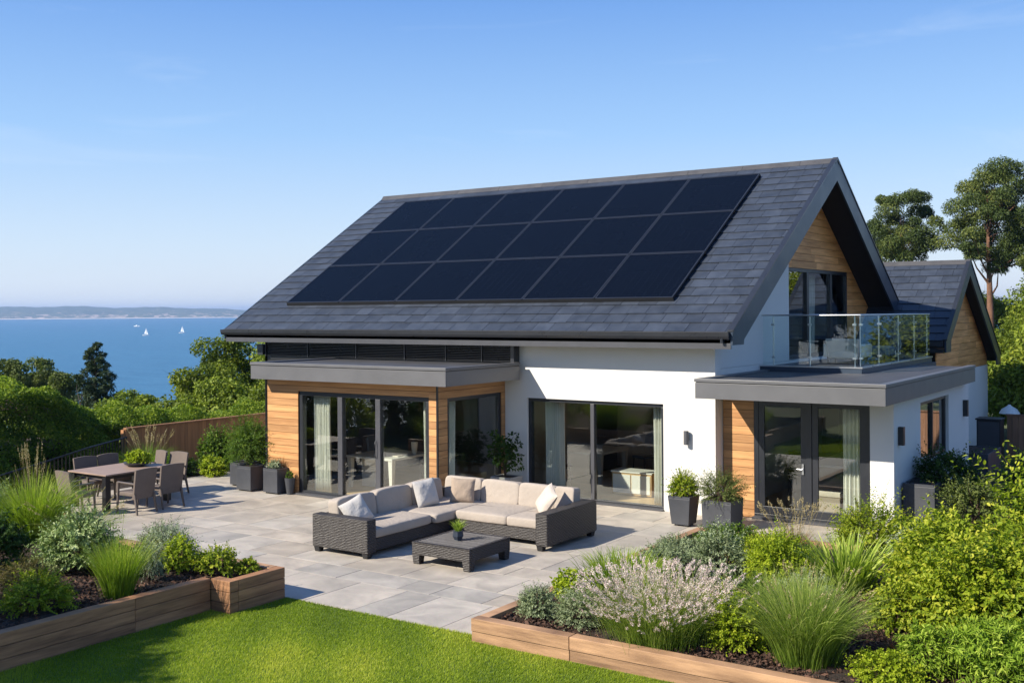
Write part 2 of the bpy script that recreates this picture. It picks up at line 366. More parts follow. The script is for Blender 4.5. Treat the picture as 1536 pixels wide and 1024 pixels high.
def hillm():
    m, nt = new_mat('far_coast'); L = nt.links
    tc = N(nt, 'ShaderNodeTexCoord'); mp = N(nt, 'ShaderNodeMapping'); mp.inputs['Scale'].default_value = (1, 1, 5); L.new(tc.outputs['Object'], mp.inputs[0])
    n1 = N(nt, 'ShaderNodeTexNoise', Scale=.006, Detail=6.0, Roughness=.6); n2 = N(nt, 'ShaderNodeTexNoise', Scale=.02, Detail=5.0, Roughness=.8)
    L.new(mp.outputs[0], n1.inputs['Vector']); L.new(mp.outputs[0], n2.inputs['Vector'])
    c = mixc(nt, n1.outputs['Fac'], (.02, .05, .05), (.13, .15, .08))
    s = N(nt, 'ShaderNodeSeparateXYZ'); L.new(tc.outputs['Object'], s.inputs[0])
    low = N(nt, 'ShaderNodeMapRange'); L.new(s.outputs[2], low.inputs['Value']); low.inputs['From Min'].default_value = -20; low.inputs['From Max'].default_value = 25; low.inputs['To Min'].default_value = .51; low.inputs['To Max'].default_value = .64
    pt = mathn(nt, 'GREATER_THAN', n2.outputs['Fac'], low.outputs[0])
    c = mixc(nt, mathn(nt, 'MULTIPLY', pt, .8), c, (.62, .48, .41))
    beach = mathn(nt, 'LESS_THAN', s.outputs[2], -16.5)
    c = mixc(nt, beach, c, (.6, .52, .45))
    p = N(nt, 'ShaderNodeBsdfPrincipled', Roughness=.9); L.new(c, p.inputs['Base Color'])
    o = N(nt, 'ShaderNodeOutputMaterial'); L.new(p.outputs[0], o.inputs[0])
    return m
M['hill'] = hillm()
M['ground'] = pm('rough_ground', (.06, .075, .025), .95, .5, (.8, .8, .8), bump=.5, bscale=8, dist=.05)

LM = {
 'green': leafm('leaf_green', (0.035, 0.075, 0.009), (0.085, 0.155, 0.016), (0.2, 0.28, 0.035)),
 'dark': leafm('leaf_dark', (0.014, 0.036, 0.007), (0.036, 0.078, 0.011), (0.09, 0.145, 0.022)),
 'hedge': leafm('leaf_hedge', (0.028, 0.065, 0.009), (0.09, 0.16, 0.016), (0.27, 0.34, 0.035)),
 'lime': leafm('leaf_lime', (0.12, 0.18, 0.008), (0.27, 0.35, 0.016), (0.46, 0.5, 0.04)),
 'yellow': leafm('leaf_yellow_green', (0.075, 0.13, 0.007), (0.22, 0.29, 0.015), (0.48, 0.48, 0.05)),
 'sage': leafm('leaf_sage', (0.1, 0.14, 0.06), (0.21, 0.26, 0.13), (0.37, 0.42, 0.26), trans=.15),
 'silver': leafm('leaf_silver', (0.13, 0.18, 0.1), (0.27, 0.33, 0.19), (0.46, 0.51, 0.36), trans=.15),
 'pale': leafm('leaf_pale_edged', (0.08, 0.14, 0.04), (0.2, 0.28, 0.09), (0.45, 0.5, 0.26), trans=.2),
 'olive': leafm('leaf_olive', (0.05, 0.075, 0.018), (0.12, 0.155, 0.038), (0.24, 0.27, 0.08)),
 'fern': leafm('leaf_fern', (0.09, 0.16, 0.014), (0.22, 0.33, 0.03), (0.42, 0.5, 0.08), spec=.1),
 'bronze': leafm('leaf_bronze', (.05, .055, .018), (.12, .11, .035), (.22, .17, .07)),
 'grass': leafm('blade_green', (.05, .12, .012), (.12, .22, .022), (.24, .34, .05), trans=.4),
 'grasslime': leafm('blade_lime', (0.1, 0.17, 0.012), (0.2, 0.3, 0.025), (0.4, 0.45, 0.08), trans=.4),
 'grassgrey': leafm('blade_grey_green', (0.075, 0.135, 0.014), (0.18, 0.26, 0.035), (0.4, 0.45, 0.12), trans=.35),
 'iris': leafm('blade_iris', (0.09, 0.16, 0.014), (0.24, 0.34, 0.035), (0.52, 0.58, 0.14), trans=.35),
 'red': leafm('blade_red', (.16, .05, .03), (.24, .10, .05), (.22, .22, .07), trans=.35),
 'straw': leafm('seed_straw', (.30, .22, .11), (.42, .34, .18), (.52, .45, .28), trans=.3),
 'pink': leafm('flower_pink', (0.58, 0.42, 0.46), (0.7, 0.56, 0.58), (0.85, 0.75, 0.74), trans=.3),
 'flwhite': leafm('flower_white', (.6, .62, .5), (.7, .72, .6), (.8, .8, .7), trans=.3),
 'pine': leafm('needle_pine', (0.028, 0.048, 0.012), (0.075, 0.105, 0.024), (0.2, 0.215, 0.05), trans=.12),
 'conifer': leafm('needle_conifer', (0.018, 0.038, 0.016), (0.04, 0.068, 0.028), (0.085, 0.115, 0.045), trans=.1),
 'lawn': leafm('blade_lawn', (0.14, 0.21, 0.012), (0.27, 0.36, 0.022), (0.5, 0.52, 0.07), trans=.4),
 'tree': leafm('leaf_tree', (0.05, 0.08, 0.009), (0.145, 0.19, 0.016), (0.31, 0.33, 0.035), trans=.3),
 'treelight': leafm('leaf_tree_light', (0.08, 0.12, 0.014), (0.2, 0.26, 0.03), (0.38, 0.42, 0.06), trans=.3),
}

# ================================================================== HOUSE
house = thing('house', 'white rendered house with slate roof, solar panels, cedar cladding and glass balcony', 'house')
def part(name, mb, mat, parent=house, bevel=0, label=None, smooth=False):
    o = mb.build(name, M[mat] if isinstance(mat, str) else mat, parent, bevel, smooth)
    if label: o['label'] = label
    return o

def boards_x(mb, x0, x1, z0, z1, y, pitch=.147, th=.02, holes=()):
    """horizontal boards on a wall facing -y at plane y (front of boards)"""
    n = max(1, round((z1 - z0) / pitch)); p = (z1 - z0) / n
    for i in range(n):
        a, b = z0 + i * p, z0 + (i + 1) * p - .008
        segs = [(x0, x1)]
        for hx0, hx1, hz0, hz1 in holes:
            if a < hz1 - .01 and b > hz0 + .01:
                if a < hz1 < b - .02: mb.box(hx0, hx1, y, y + th, hz1, b)
                segs = [q for s0, s1 in segs for q in ((s0, min(s1, hx0)), (max(s0, hx1), s1)) if q[1] - q[0] > .01]
        for s0, s1 in segs:
            x = s0
            while x < s1 - .01:
                e = s1 if s1 - x < 3.2 else x + random.uniform(1.6, 2.8)
                mb.box(x, e - (.003 if e < s1 else 0), y + random.uniform(0, .002), y + th, a, b); x = e

def boards_y(mb, y0, y1, z0, z1, x, pitch=.147, th=.02, holes=(), clip=None):
    """boards on a wall facing +x at plane x (front); clip(z)->(ya,yb)"""
    n = max(1, round((z1 - z0) / pitch)); p = (z1 - z0) / n
    for i in range(n):
        a, b = z0 + i * p, z0 + (i + 1) * p - .008
        segs = [(y0, y1)]
        for hy0, hy1, hz0, hz1 in holes:
            if a < hz1 - .01 and b > hz0 + .01:
                if a < hz1 < b - .02: mb.box(x - th, x, hy0, hy1, hz1, b)
                segs = [q for s0, s1 in segs for q in ((s0, min(s1, hy0)), (max(s0, hy1), s1)) if q[1] - q[0] > .01]
        for s0, s1 in segs:
            y = s0
            while y < s1 - .01:
                e = s1 if s1 - y < 3.2 else y + random.uniform(1.6, 2.8)
                ya, yb, yc, yd = y, e - (.003 if e < s1 else 0), y, e - (.003 if e < s1 else 0)
                if clip:
                    l0, h0 = clip(a); l1, h1 = clip(b)
                    ya, yb, yc, yd = max(y, l0), min(yb, h0), max(y, l1), min(yd, h1)
                    if yb - ya < .01: y = e; continue
                    if yd < yc: yc = yd = (yc + yd) / 2
                    if yc < ya: yc = ya
                    if yd > yb: yd = yb
                xo = x - random.uniform(0, .002)
                mb.hexa([(x - th, ya, a), (xo, ya, a), (xo, yb, a), (x - th, yb, a), (x - th, yc, b), (xo, yc, b), (xo, yd, b), (x - th, yd, b)])
                y = e

# --- main roof
P = math.atan(.62); CP, SPN = math.cos(P), math.sin(P)
XL, XR = -21.75, -7.85
YE, ZE, YR, ZR = 18.93, 3.58, 25.2, 7.467
YB = 31.47
w = MB().prism_x([(YE, ZE), (YR, ZR), (YB, ZE), (YB, ZE - .24), (YR, ZR - .24), (YE, ZE - .24)], XL + .04, XR - .045)
roof = part('roof', w, 'underlay')
def SF(x, s, h, y0=YE, z0=ZE, p=P): return (x, y0 + s * math.cos(p) - h * math.sin(p), z0 + s * math.sin(p) + h * math.cos(p))
def slates(mb, x0, x1, length, rows, wd, y0, z0, p):
    e = length / rows
    for i in range(rows):
        s0 = i * e - .03; s1 = s0 + e + .03
        x = x0 - (wd / 2 if i % 2 else 0)
        while x < x1:
            ww = wd + random.uniform(-.03, .03); a, b = max(x, x0), min(x + ww - .007, x1)
            if b - a > .03:
                l = .032 + random.uniform(-.003, .004); j = random.uniform(-.006, .006)
                mb.hexa([SF(a, s0 + j, l - .014, y0, z0, p), SF(b, s0 + j, l - .014, y0, z0, p), SF(b, s1, .002, y0, z0, p), SF(a, s1, .002, y0, z0, p),
                         SF(a, s0 + j, l, y0, z0, p), SF(b, s0 + j, l, y0, z0, p), SF(b, s1, .012, y0, z0, p), SF(a, s1, .012, y0, z0, p)])
            x += ww
mb = MB(); slates(mb, XL + .04, XR - .045, 7.32, 22, .43, YE, ZE, P)
part('slate_covering', mb, 'slate', roof)
mb = MB()
x = XL
while x < XR - .05:
    e = min(x + 1.45, XR + .02)
    z = ZR + .012 + random.uniform(0, .003)
    mb.prism_x([(YR - .16, z - .085), (YR - .05, z + .045), (YR + .05, z + .045), (YR + .16, z - .085), (YR + .14, z - .1), (YR, z), (YR - .14, z - .1)], x, e - .006)
    x = e
part('ridge_cap', mb, 'ridge', roof)
# barge boards right + left
def barge(mb, x0, x1, y0, z0, yr, zr, yb, zb, dep, foot, up=.035):
    s1 = (zr - z0) / (yr - y0); s2 = (zr - zb) / (yb - yr)
    mb.prism_x([(y0 - .04, z0 + up - .04 * s1), (yr, zr + up), (yr, zr + up - dep), (y0 + .52, z0 + .52 * s1 - dep + up), (y0 + .50, z0 - foot), (y0 - .04, z0 - foot)], x0, x1, .4)
    mb.prism_x([(yr, zr + up), (yb + .04, zb + up - .04 * s2), (yb + .04, zb - foot), (yb - .50, zb - foot), (yb - .52, zb + .52 * s2 - dep + up), (yr, zr + up - dep)], x0, x1, .6)
mb = MB(); barge(mb, XR - .045, XR, YE, ZE, YR, ZR, YB, ZE, .50, .24)
part('barge_board', mb, 'barge', roof)
mb = MB()   # raised dark verge trim just inside and above the barge
for sgn, ya in ((1, YE), (-1, YB)):
    mb.hexa([(XR - .10, ya - sgn * .05, ZE + .01), (XR + .018, ya - sgn * .05, ZE + .01), (XR + .018, YR, ZR + .045), (XR - .10, YR, ZR + .045),
             (XR - .10, ya - sgn * .05, ZE + .045), (XR + .018, ya - sgn * .05, ZE + .045), (XR + .018, YR, ZR + .08), (XR - .10, YR, ZR + .08)])
part('verge_trim', mb, 'gutter', roof)
mb = MB(); barge(mb, XL, XL + .035, YE, ZE, YR, ZR, YB, ZE, .45, .24)
part('barge_board', mb, 'barge', roof)
mb = MB().box(XL + .06, XR - .06, YE + .0, YE + .03, 3.28, 3.50)
part('fascia_board', mb, 'gutter', roof)
mb = MB().box(XL + .05, XR - .05, YE - .02, YE + .012, 3.265, 3.375)
part('fascia_board', mb, 'framegrey', roof)
g0, g1 = YE - .135, YE - .012
gpoly = [(g0, 3.575), (g0 + .008, 3.50), (g0 + .03, 3.455), (g0 + .06, 3.44), (g1, 3.44), (g1, 3.575), (g1 - .01, 3.575), (g1 - .01, 3.452), (g0 + .064, 3.452), (g0 + .038, 3.465), (g0 + .018, 3.505), (g0 + .01, 3.575)]
mb = MB()
for i in range(len(gpoly) // 2 - 1):
    pass
n = len(gpoly)
vs = [(XL - .03, a, b) for a, b in gpoly] + [(XR - .06, a, b) for a, b in gpoly]
mb.add(vs, [(i, (i + 1) % n, n + (i + 1) % n, n + i) for i in range(n)], .5)
mb.prism_x(gpoly[:6], XR - .06, XR - .05); mb.prism_x(gpoly[:6], XL - .04, XL - .03)
mb.tube([(XR - .2, g0 + .06, 3.46), (XR - .2, g0 + .06, 3.38)], .035)
part('gutter', mb, 'gutter', roof)
mb = MB().box(XL + .06, XR - .06, g0 + .0, g0 + .004, 3.578, 3.586)
part('gutter_lip', mb, 'ridge', roof)
mb = MB().box(XL + .06, -8.52, YE + .034, 19.49, 3.27, 3.29)
part('soffit', mb, 'soffit', roof)
mb = MB()   # gable overhang lining
t = .255
mb.prism_x([(YE + .3, ZE + .3 * .62 - t), (YR, ZR - t), (YB - .3, ZE + .3 * .62 - t), (YB - .3, ZE + .3 * .62 - t - .02), (YR, ZR - t - .02), (YE + .3, ZE + .3 * .62 - t - .02)], -8.6, XR - .047)
part('soffit', mb, 'soffit', roof)

# --- solar panels
px0, px1, s0, s1 = -20.44, -9.50, 1.09, 6.76
cw, ch = (px1 - px0) / 6, (s1 - s0) / 3
for r in range(3):
    for c in range(6):
        a, b = px0 + c * cw + .010, px0 + (c + 1) * cw - .010; u, v = s0 + r * ch + .010, s0 + (r + 1) * ch - .010
        fr = MB(); f = .03
        for q in ((a, b, u, u + f), (a, b, v - f, v), (a, a + f, u + f, v - f), (b - f, b, u + f, v - f)):
            fr.hexa([SF(q[0], q[2], .075), SF(q[1], q[2], .075), SF(q[1], q[3], .075), SF(q[0], q[3], .075), SF(q[0], q[2], .115), SF(q[1], q[2], .115), SF(q[1], q[3], .115), SF(q[0], q[3], .115)], .5)
        sp = part('solar_panel', fr, 'panelframe', house)
        g = MB(); g.hexa([SF(a + f, u + f, .08), SF(b - f, u + f, .08), SF(b - f, v - f, .08), SF(a + f, v - f, .08), SF(a + f, u + f, .109), SF(b - f, u + f, .109), SF(b - f, v - f, .109), SF(a + f, v - f, .109)])
        part('cell_sheet', g, 'solar', sp)
mb = MB()
for s in (s0 + .02, s0 + ch, s0 + 2 * ch, s1 - .03):
    mb.hexa([SF(px0, s - .02, .03), SF(px1, s - .02, .03), SF(px1, s + .02, .03), SF(px0, s + .02, .03), SF(px0, s - .02, .073), SF(px1, s - .02, .073), SF(px1, s + .02, .073), SF(px0, s + .02, .073)])
part('mounting_rail', mb, 'black', roof)

# --- walls of the main block
mb = MB()
mb.box(-13.4, -12.83, 19.5, 19.78, -.1, 3.27); mb.box(-12.83, -9.58, 19.5, 19.78, 2.13, 3.27)
mb.box(-9.58, -8.47, 19.5, 19.78, -.1, 3.27)
mb.box(-20.9, -13.4, 19.5, 19.78, 2.92, 3.27)
mb.box(-20.9, -18.3, 19.5, 19.78, -.4, 2.92)
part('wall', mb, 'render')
mb = MB()      # gable wall facing the side
def rz(y): return (ZE - .26 + (y - YE) * .62) if y < YR else (ZE - .26 + (YB - y) * .62)
mb.prism_x([(19.784, 2.85), (23.62, 2.85), (23.62, rz(23.62)), (19.784, rz(19.784))], -8.75, -8.47)
mb.prism_x([(19.5, 3.272), (19.782, 3.272), (19.782, rz(19.782)), (19.5, rz(19.5))], -8.75, -8.47)
mb.box(-8.75, -8.47, 19.784, 30.9, -.4, 2.845)
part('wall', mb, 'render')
mb = MB()
mb.prism_x([(23.625, 4.96), (28.3, 4.96), (28.3, 2.86), (30.9, 2.86), (30.9, rz(30.9)), (YR, rz(YR)), (23.625, rz(23.625))], -8.85, -8.63)
part('gable_backing', mb, 'backing')
mb = MB()
def clipm(z):
    lo = YE + (z - (ZE - .25)) / .62; hi = YB - (z - (ZE - .25)) / .62
    return (max(lo, 20.0), min(hi, 30.9))
boards_y(mb, 21.4, 30.9, 4.96, 7.25, -8.60, .17, .028, clip=clipm)
boards_y(mb, 28.3, 30.9, 2.86, 4.96, -8.60, .17, .028, clip=clipm)
part('cladding', mb, 'woodgable')
mb = MB(); mb.prism_x([(19.5, -.4), (30.9, -.4), (30.9, rz(30.9)), (YR, rz(YR)), (19.5, rz(19.5))], -20.9, -20.65)
part('wall', mb, 'render')
part('wall', MB().box(-20.65, -8.76, 30.65, 30.9, -.4, 3.4), 'render')
# --- louvre strip
mb = MB().box(-20.7, -13.06, 19.40, 19.46, 2.60, 3.265); part('louvre_backing', mb, 'black')
mb = MB()
for i in range(9):
    z = 2.915 + i * .038
    mb.hexa([(-20.66, 19.33, z), (-13.1, 19.33, z), (-13.1, 19.385, z + .018), (-20.66, 19.385, z + .018), (-20.66, 19.33, z + .007), (-13.1, 19.33, z + .007), (-13.1, 19.385, z + .025), (-20.66, 19.385, z + .025)])
part('louvre', mb, 'gutter')
for x in (-20.68, -19.2, -17.6, -16.1, -14.9, -13.9): part('louvre_post', MB().box(x, x + .025, 19.30, 19.325, 2.89, 3.265), 'frame')
part('end_bracket', MB().box(-13.09, -13.0, 19.26, 19.47, 2.66, 3.265), 'frame'); part('end_bracket', MB().box(-20.92, -20.72, 19.25, 19.45, 2.93, 3.2), 'frame')

# --- flat roofs with fascia
def flat_roof(x0, x1, y0, y1, zt, zb, name='flat_roof'):
    r = part(name, MB().box(x0 + .03, x1 - .03, y0 + .03, y1, zb + .03, zt - .035), 'membrane')
    f = MB().box(x0, x1, y0, y0 + .03, zb, zt - .075).box(x1 - .03, x1, y0 + .03, y1, zb, zt - .075).box(x0, x0 + .03, y0 + .03, y1, zb, zt - .075)
    part('fascia', f, 'fascia', r, bevel=.003)
    g = MB().box(x0 + .012, x1 - .012, y0 + .012, y0 + .04, zt - .075, zt - .06).box(x1 - .04, x1 - .012, y0 + .04, y1, zt - .075, zt - .06)
    part('shadow_gap', g, 'black', r)
    c = MB().box(x0 - .015, x1 + .015, y0 - .015, y0 + .14, zt - .06, zt).box(x1 - .14, x1 + .015, y0 + .14, y1, zt - .06, zt).box(x0 - .015, x0 + .14, y0 + .14, y1, zt - .06, zt)
    part('coping', c, 'fascia', r, bevel=.006)
    part('soffit', MB().box(x0 + .03, x1 - .03, y0 + .03, y1, zb + .012, zb + .028), 'soffit', r)
    return r
flat_roof(-18.36, -12.88, 16.7, 19.31, 2.90, 2.53)
flat_roof(-8.39, -4.95, 18.4, 25.66, 2.735, 2.37)
part('balcony_slab', MB().box(-8.465, -6.25, 25.665, 27.75, 2.4, 2.69), 'membrane')

# --- windows and doors
def wframe_x(x0, x1, z0, z1, y, dep, fw, splits=(), mw=.07, name='sliding_door', mat='frame', glass='glass', label=None, leaf=None, mmat=None):
    """frame in a wall facing -y (front of frame at y)."""
    m = MB().box(x0, x1, y, y + dep, z1 - fw, z1).box(x0, x1, y, y + dep, z0, z0 + fw).box(x0, x0 + fw, y, y + dep, z0 + fw, z1 - fw).box(x1 - fw, x1, y, y + dep, z0 + fw, z1 - fw)
    o = part(name, m, mat, house, bevel=.003, label=label)
    for s in splits:
        part('mullion', MB().box(s - mw / 2, s + mw / 2, y - .012, y + dep - .01, z0 + fw, z1 - fw), mmat or mat, o, bevel=.003)
    ed = [x0 + fw] + [s for s in splits] + [x1 - fw]
    for i in range(len(ed) - 1):
        a = ed[i] + (mw / 2 if i else 0); b = ed[i + 1] - (mw / 2 if i < len(ed) - 2 else 0)
        if leaf:
            l = leaf
            part('door_leaf', MB().box(a, b, y + .01, y + .06, z1 - fw - l, z1 - fw).box(a, b, y + .01, y + .06, z0 + fw, z0 + fw + l * 1.3).box(a, a + l, y + .01, y + .06, z0 + fw + l * 1.3, z1 - fw - l).box(b - l, b, y + .01, y + .06, z0 + fw + l * 1.3, z1 - fw - l), mat, o, bevel=.003)
            part('pane', MB().box(a + l, b - l, y + .03, y + .042, z0 + fw + l * 1.3, z1 - fw - l), glass, o)
        else:
            part('pane', MB().box(a, b, y + .035, y + .047, z0 + fw, z1 - fw), glass, o)
    return o
def wframe_y(y0, y1, z0, z1, x, dep, fw, splits=(), mw=.07, name='window', mat='frame', glass='glass', label=None):
    m = MB().box(x - dep, x, y0, y1, z1 - fw, z1).box(x - dep, x, y0, y1, z0, z0 + fw).box(x - dep, x, y0, y0 + fw, z0 + fw, z1 - fw).box(x - dep, x, y1 - fw, y1, z0 + fw, z1 - fw)
    o = part(name, m, mat, house, bevel=.003, label=label)
    for s in splits: part('mullion', MB().box(x - dep + .01, x + .012, s - mw / 2, s + mw / 2, z0 + fw, z1 - fw), mat, o, bevel=.003)
    ed = [y0 + fw] + list(splits) + [y1 - fw]
    for i in range(len(ed) - 1):
        a = ed[i] + (mw / 2 if i else 0); b = ed[i + 1] - (mw / 2 if i < len(ed) - 2 else 0)
        part('pane', MB().box(x - .047, x - .035, a, b, z0 + fw, z1 - fw), glass, o)
    return o
# main sliding window
d = wframe_x(-12.83, -9.58, .0, 2.13, 19.56, .12, .075, (-11.24,), .085, mmat='framegrey', label='wide two-pane sliding door in the white wall')
part('threshold', MB().box(-12.83, -9.58, 19.44, 19.558, 0.006, .035), 'framegrey', d)
# block A (cedar extension)
AX0, AX1, AY = -18.26, -13.40, 17.1
mb = MB(); boards_x(mb, AX0, AX1 - .03, 0, 2.54, AY, holes=((-17.30, -13.62, -1, 2.27),))
part('cladding', mb, 'wood')
mb = MB().box(AX0, -17.30, AY + .022, AY + .2, -.1, 2.54).box(-13.62, AX1 - .02, AY + .022, AY + .2, -.1, 2.54).box(-17.30, -13.62, AY + .022, AY + .2, 2.27, 2.54)
mb.box(AX0, AX0 + .2, AY + .2, 19.5, -.4, 2.54)
mb.box(AX1 - .2, AX1 - .022, AY + .2, 17.43, -.1, 2.54).box(AX1 - .2, AX1 - .022, 17.43, 19.36, 2.25, 2.54).box(AX1 - .2, AX1 - .022, 19.36, 19.5, -.1, 2.54)
part('cladding_backing', mb, 'backing')
mb = MB(); boards_y(mb, AY + .03, 19.498, 0, 2.54, AX1, holes=((17.43, 19.36, -1, 2.25),))
part('cladding', mb, 'wood')
part('corner_trim', MB().box(AX1 - .03, AX1 + .004, AY - .004, AY + .03, 0, 2.53), 'black')
part('downpipe', MB().tube([(AX0 - .05, AY + .03, 2.53), (AX0 - .05, AY + .03, 0)], .04, 10), 'black', smooth=True)
d = wframe_x(-17.28, -13.64, .0, 2.26, AY + .03, .13, .085, (-16.07, -15.0), .13, mmat='framegrey', label='three-pane glazed sliding doors in the cedar wall')
part('threshold', MB().box(-17.28, -13.64, AY - .11, AY + .025, .006, .04), 'framegrey', d)
part('door_handle', MB().tube([(-15.04, AY - .0, .95), (-15.04, AY - .03, 1.0), (-15.04, AY - .03, 1.25), (-15.04, AY, 1.3)], .012, 6), 'frame', d)
wframe_y(17.43, 19.36, .02, 2.25, AX1 - .03, .12, .085, (), name='window', label='tall corner window on the shaded side of the cedar extension')
# block B
BY, BX = 19.85, -5.18
mb = MB(); boards_x(mb, -8.46, -7.83, 0, 2.38, BY, pitch=.158)
part('cladding', mb, 'wood')
part('cladding_backing', MB().box(-8.46, -7.83, BY + .022, BY + .2, -.1, 2.38), 'backing')
mb = MB().box(-5.60, BX, BY - .08, BY + .2, -.1, 2.378)
mb.box(BX - .28, BX, BY + .2, 21.7, -.4, 2.378).box(BX - .28, BX, 24.1, 26.1, -.4, 2.378).box(BX - .28, BX, 21.7, 24.1, -.4, .97).box(BX - .28, BX, 21.7, 24.1, 2.18, 2.378)
mb.box(-8.46, BX - .28, 25.85, 26.1, -.4, 2.378)
part('wall', mb, 'render')
d = wframe_x(-7.82, -5.60, .0, 2.37, BY - .02, .14, .09, (-6.74,), .10, leaf=.115, name='french_doors', label='pair of glazed doors under the balcony roof')
part('threshold', MB().box(-7.82, -5.60, BY - .16, BY - .025, .006, .045), 'framegrey', d)
for hx in (-6.86,):
    part('door_handle', MB().tube([(hx, BY - .02, 1.0), (hx, BY - .07, 1.0), (hx - .1, BY - .07, 1.0)], .012, 6).box(hx - .02, hx + .02, BY - .035, BY - .012, .9, 1.1), 'steel', d)
w = wframe_y(21.7, 24.1, .97, 2.18, BX - .06, .1, .075, (22.9,), .075, glass='glassdark', label='two-pane side window in the shaded white wall')
part('sill', MB().box(BX - .058, BX + .05, 21.66, 24.14, .925, .965), 'frame', w)
# balcony door
d = wframe_y(23.64, 28.29, 2.86, 4.95, -8.58, .12, .08, (25.2, 26.95), .15, name='balcony_doors', label='glazed balcony doors in the gable')
# wall lamps on the house
def wall_lamp(c, n, h=.27):
    mb = MB(); x, y, z = c
    if n == 'y':
        mb.tube([(x, y - .085, z - h / 2), (x, y - .085, z + h / 2)], .05, 16); mb.box(x - .03, x + .03, y - .06, y, z - .06, z + .06)
    else:
        mb.box(x, x + .10, y - .055, y + .055, z - h / 2, z + h / 2)
    return mb
part('wall_lamp', wall_lamp((-9.05, 19.5, 1.50), 'y'), 'lampgrey', label='grey cylinder wall lamp')
part('wall_lamp', wall_lamp((BX, 20.1, 1.70), 'x', .33), 'lampblack', label='black box wall lamp left of the side window')
part('wall_lamp', wall_lamp((BX, 25.55, 1.78), 'x', .36), 'lampblack', label='black box wall lamp right of the side window')

# --- balcony
part('balcony_upstand', MB().box(-8.465, -6.34, 21.84, 21.90, 2.70, 2.80).box(-6.40, -6.34, 21.90, 27.72, 2.69, 2.80).box(-8.465, -6.40, 27.66, 27.72, 2.69, 2.80), 'barge')
part('balcony_trim', MB().box(-8.465, -6.32, 21.825, 21.90, 2.802, 2.83).box(-6.40, -6.32, 21.90, 27.72, 2.802, 2.83), 'steel')
part('balcony_deck', MB().box(-8.465, -6.402, 21.902, 27.65, 2.705, 2.79), 'membrane')
bal = part('glass_balustrade', MB().tube([(-8.44, 21.88, 3.875), (-6.38, 21.88, 3.875), (-6.38, 27.68, 3.86), (-8.44, 27.68, 3.86)], .016, 8), 'steel', label='frameless glass balustrade with slim steel rail')
def glass_x(a, b, y): return MB().box(a, b, y - .008, y + .008, 2.835, 3.86)
def glass_y(a, b, x): return MB().box(x - .008, x + .008, a, b, 2.835, 3.86)
xs = [-8.42, -7.42, -6.41]
for i in range(2): part('pane', glass_x(xs[i] + .012, xs[i + 1] - .012, 21.88), 'balglass', bal)
ys = [21.91, 23.4, 24.95, 26.35, 27.66]
for i in range(4): part('pane', glass_y(ys[i] + .012, ys[i + 1] - .012, -6.38), 'balglass', bal)
part('pane', glass_x(-8.42, -6.42, 27.68), 'balglass', bal)
for x, y in [(-8.2, 21.93), (-7.42, 21.93), (-6.5, 21.93)] + [(-6.43, y) for y in (22.05, 23.4, 24.95, 26.35, 27.6)]:
    m = MB().tube([(x, y, 2.80), (x, y, 3.86)], .016, 8)
    for z in (3.0, 3.68):
        m.box(x - .035, x + .035, y - .045, y + .02, z - .02, z + .02) if y < 22 else m.box(x - .02, x + .055, y - .035, y + .035, z - .02, z + .02)
    part('post', m, 'steel', bal)

# --- rear wing
WP = math.atan(.72); wy0, wz0, wyr, wzr, wyb, wzb = 29.1, 3.17, 32.05, 3.17 + 2.95 * .72, 36.45, 2.55
wroof = part('roof', MB().prism_x([(wy0, wz0), (wyr, wzr), (wyb, wzb), (wyb, wzb - .2), (wyr, wzr - .22), (wy0, wz0 - .2)], -15, -6.34), 'underlay', label='small slate roof of the rear wing')
mb = MB(); slates(mb, -12, -6.34, 3.62, 11, .42, wy0, wz0, WP); part('slate_covering', mb, 'slate', wroof)
mb = MB().prism_x([(wyr - .15, wzr - .075), (wyr - .05, wzr + .055), (wyr + .05, wzr + .055), (wyr + .15, wzr - .075)], -15, -6.28); part('ridge_cap', mb, 'ridge', wroof)
mb = MB(); barge(mb, -6.335, -6.29, wy0, wz0, wyr, wzr, wyb, wzb, .42, .30); part('barge_board', mb, 'barge', wroof)
mb = MB()
for ya, za in ((wy0 - .05, wz0), (wyb + .05, wzb)):
    mb.hexa([(-6.38, ya, za), (-6.27, ya, za), (-6.27, wyr, wzr + .04), (-6.38, wyr, wzr + .04), (-6.38, ya, za + .04), (-6.27, ya, za + .04), (-6.27, wyr, wzr + .075), (-6.38, wyr, wzr + .075)])
part('verge_trim', mb, 'gutter', wroof)
part('gutter', MB().box(-9, -6.36, wy0 - .12, wy0 - .01, wz0 - .14, wz0 - .01).box(-9, -6.36, wy0, wy0 + .4, wz0 - .32, wz0 - .21), 'gutter', wroof)
part('soffit', MB().prism_x([(wy0 + .25, wz0 - .02), (wyr, wzr - .225), (wyb - .2, wzb - .08), (wyb - .2, wzb - .1), (wyr, wzr - .245), (wy0 + .25, wz0 - .04)], -6.62, -6.34), 'soffit', wroof)
def wz(y): return min(wz0 + (y - wy0) * .72, wzr - (y - wyr) * (wzr - wzb) / (wyb - wyr)) - .2
part('wall', MB().prism_x([(29.5, -1.2), (36.2, -1.2), (36.2, 2.24), (29.5, 2.24)], -6.9, -6.62).box(-12, -6.9, 29.5, 29.7, -.6, 3.0).box(-12, -6.9, 36.0, 36.2, -1.2, 2.4), 'render')
part('gable_backing', MB().prism_x([(29.5, 2.245), (36.2, 2.245), (36.2, wz(36.2)), (wyr, wz(wyr)), (29.5, wz(29.5))], -6.9, -6.665), 'backing')
mb = MB()
def clipw(z):
    lo = wy0 + (z + .2 - wz0) / .72; hi = wyr + (wzr - z - .2) / ((wzr - wzb) / (wyb - wyr))
    return (max(29.5, lo), min(36.2, hi))
boards_y(mb, 29.5, 36.2, 2.25, wz(wyr), -6.635, .19, .028, clip=clipw); part('cladding', mb, 'woodgable')
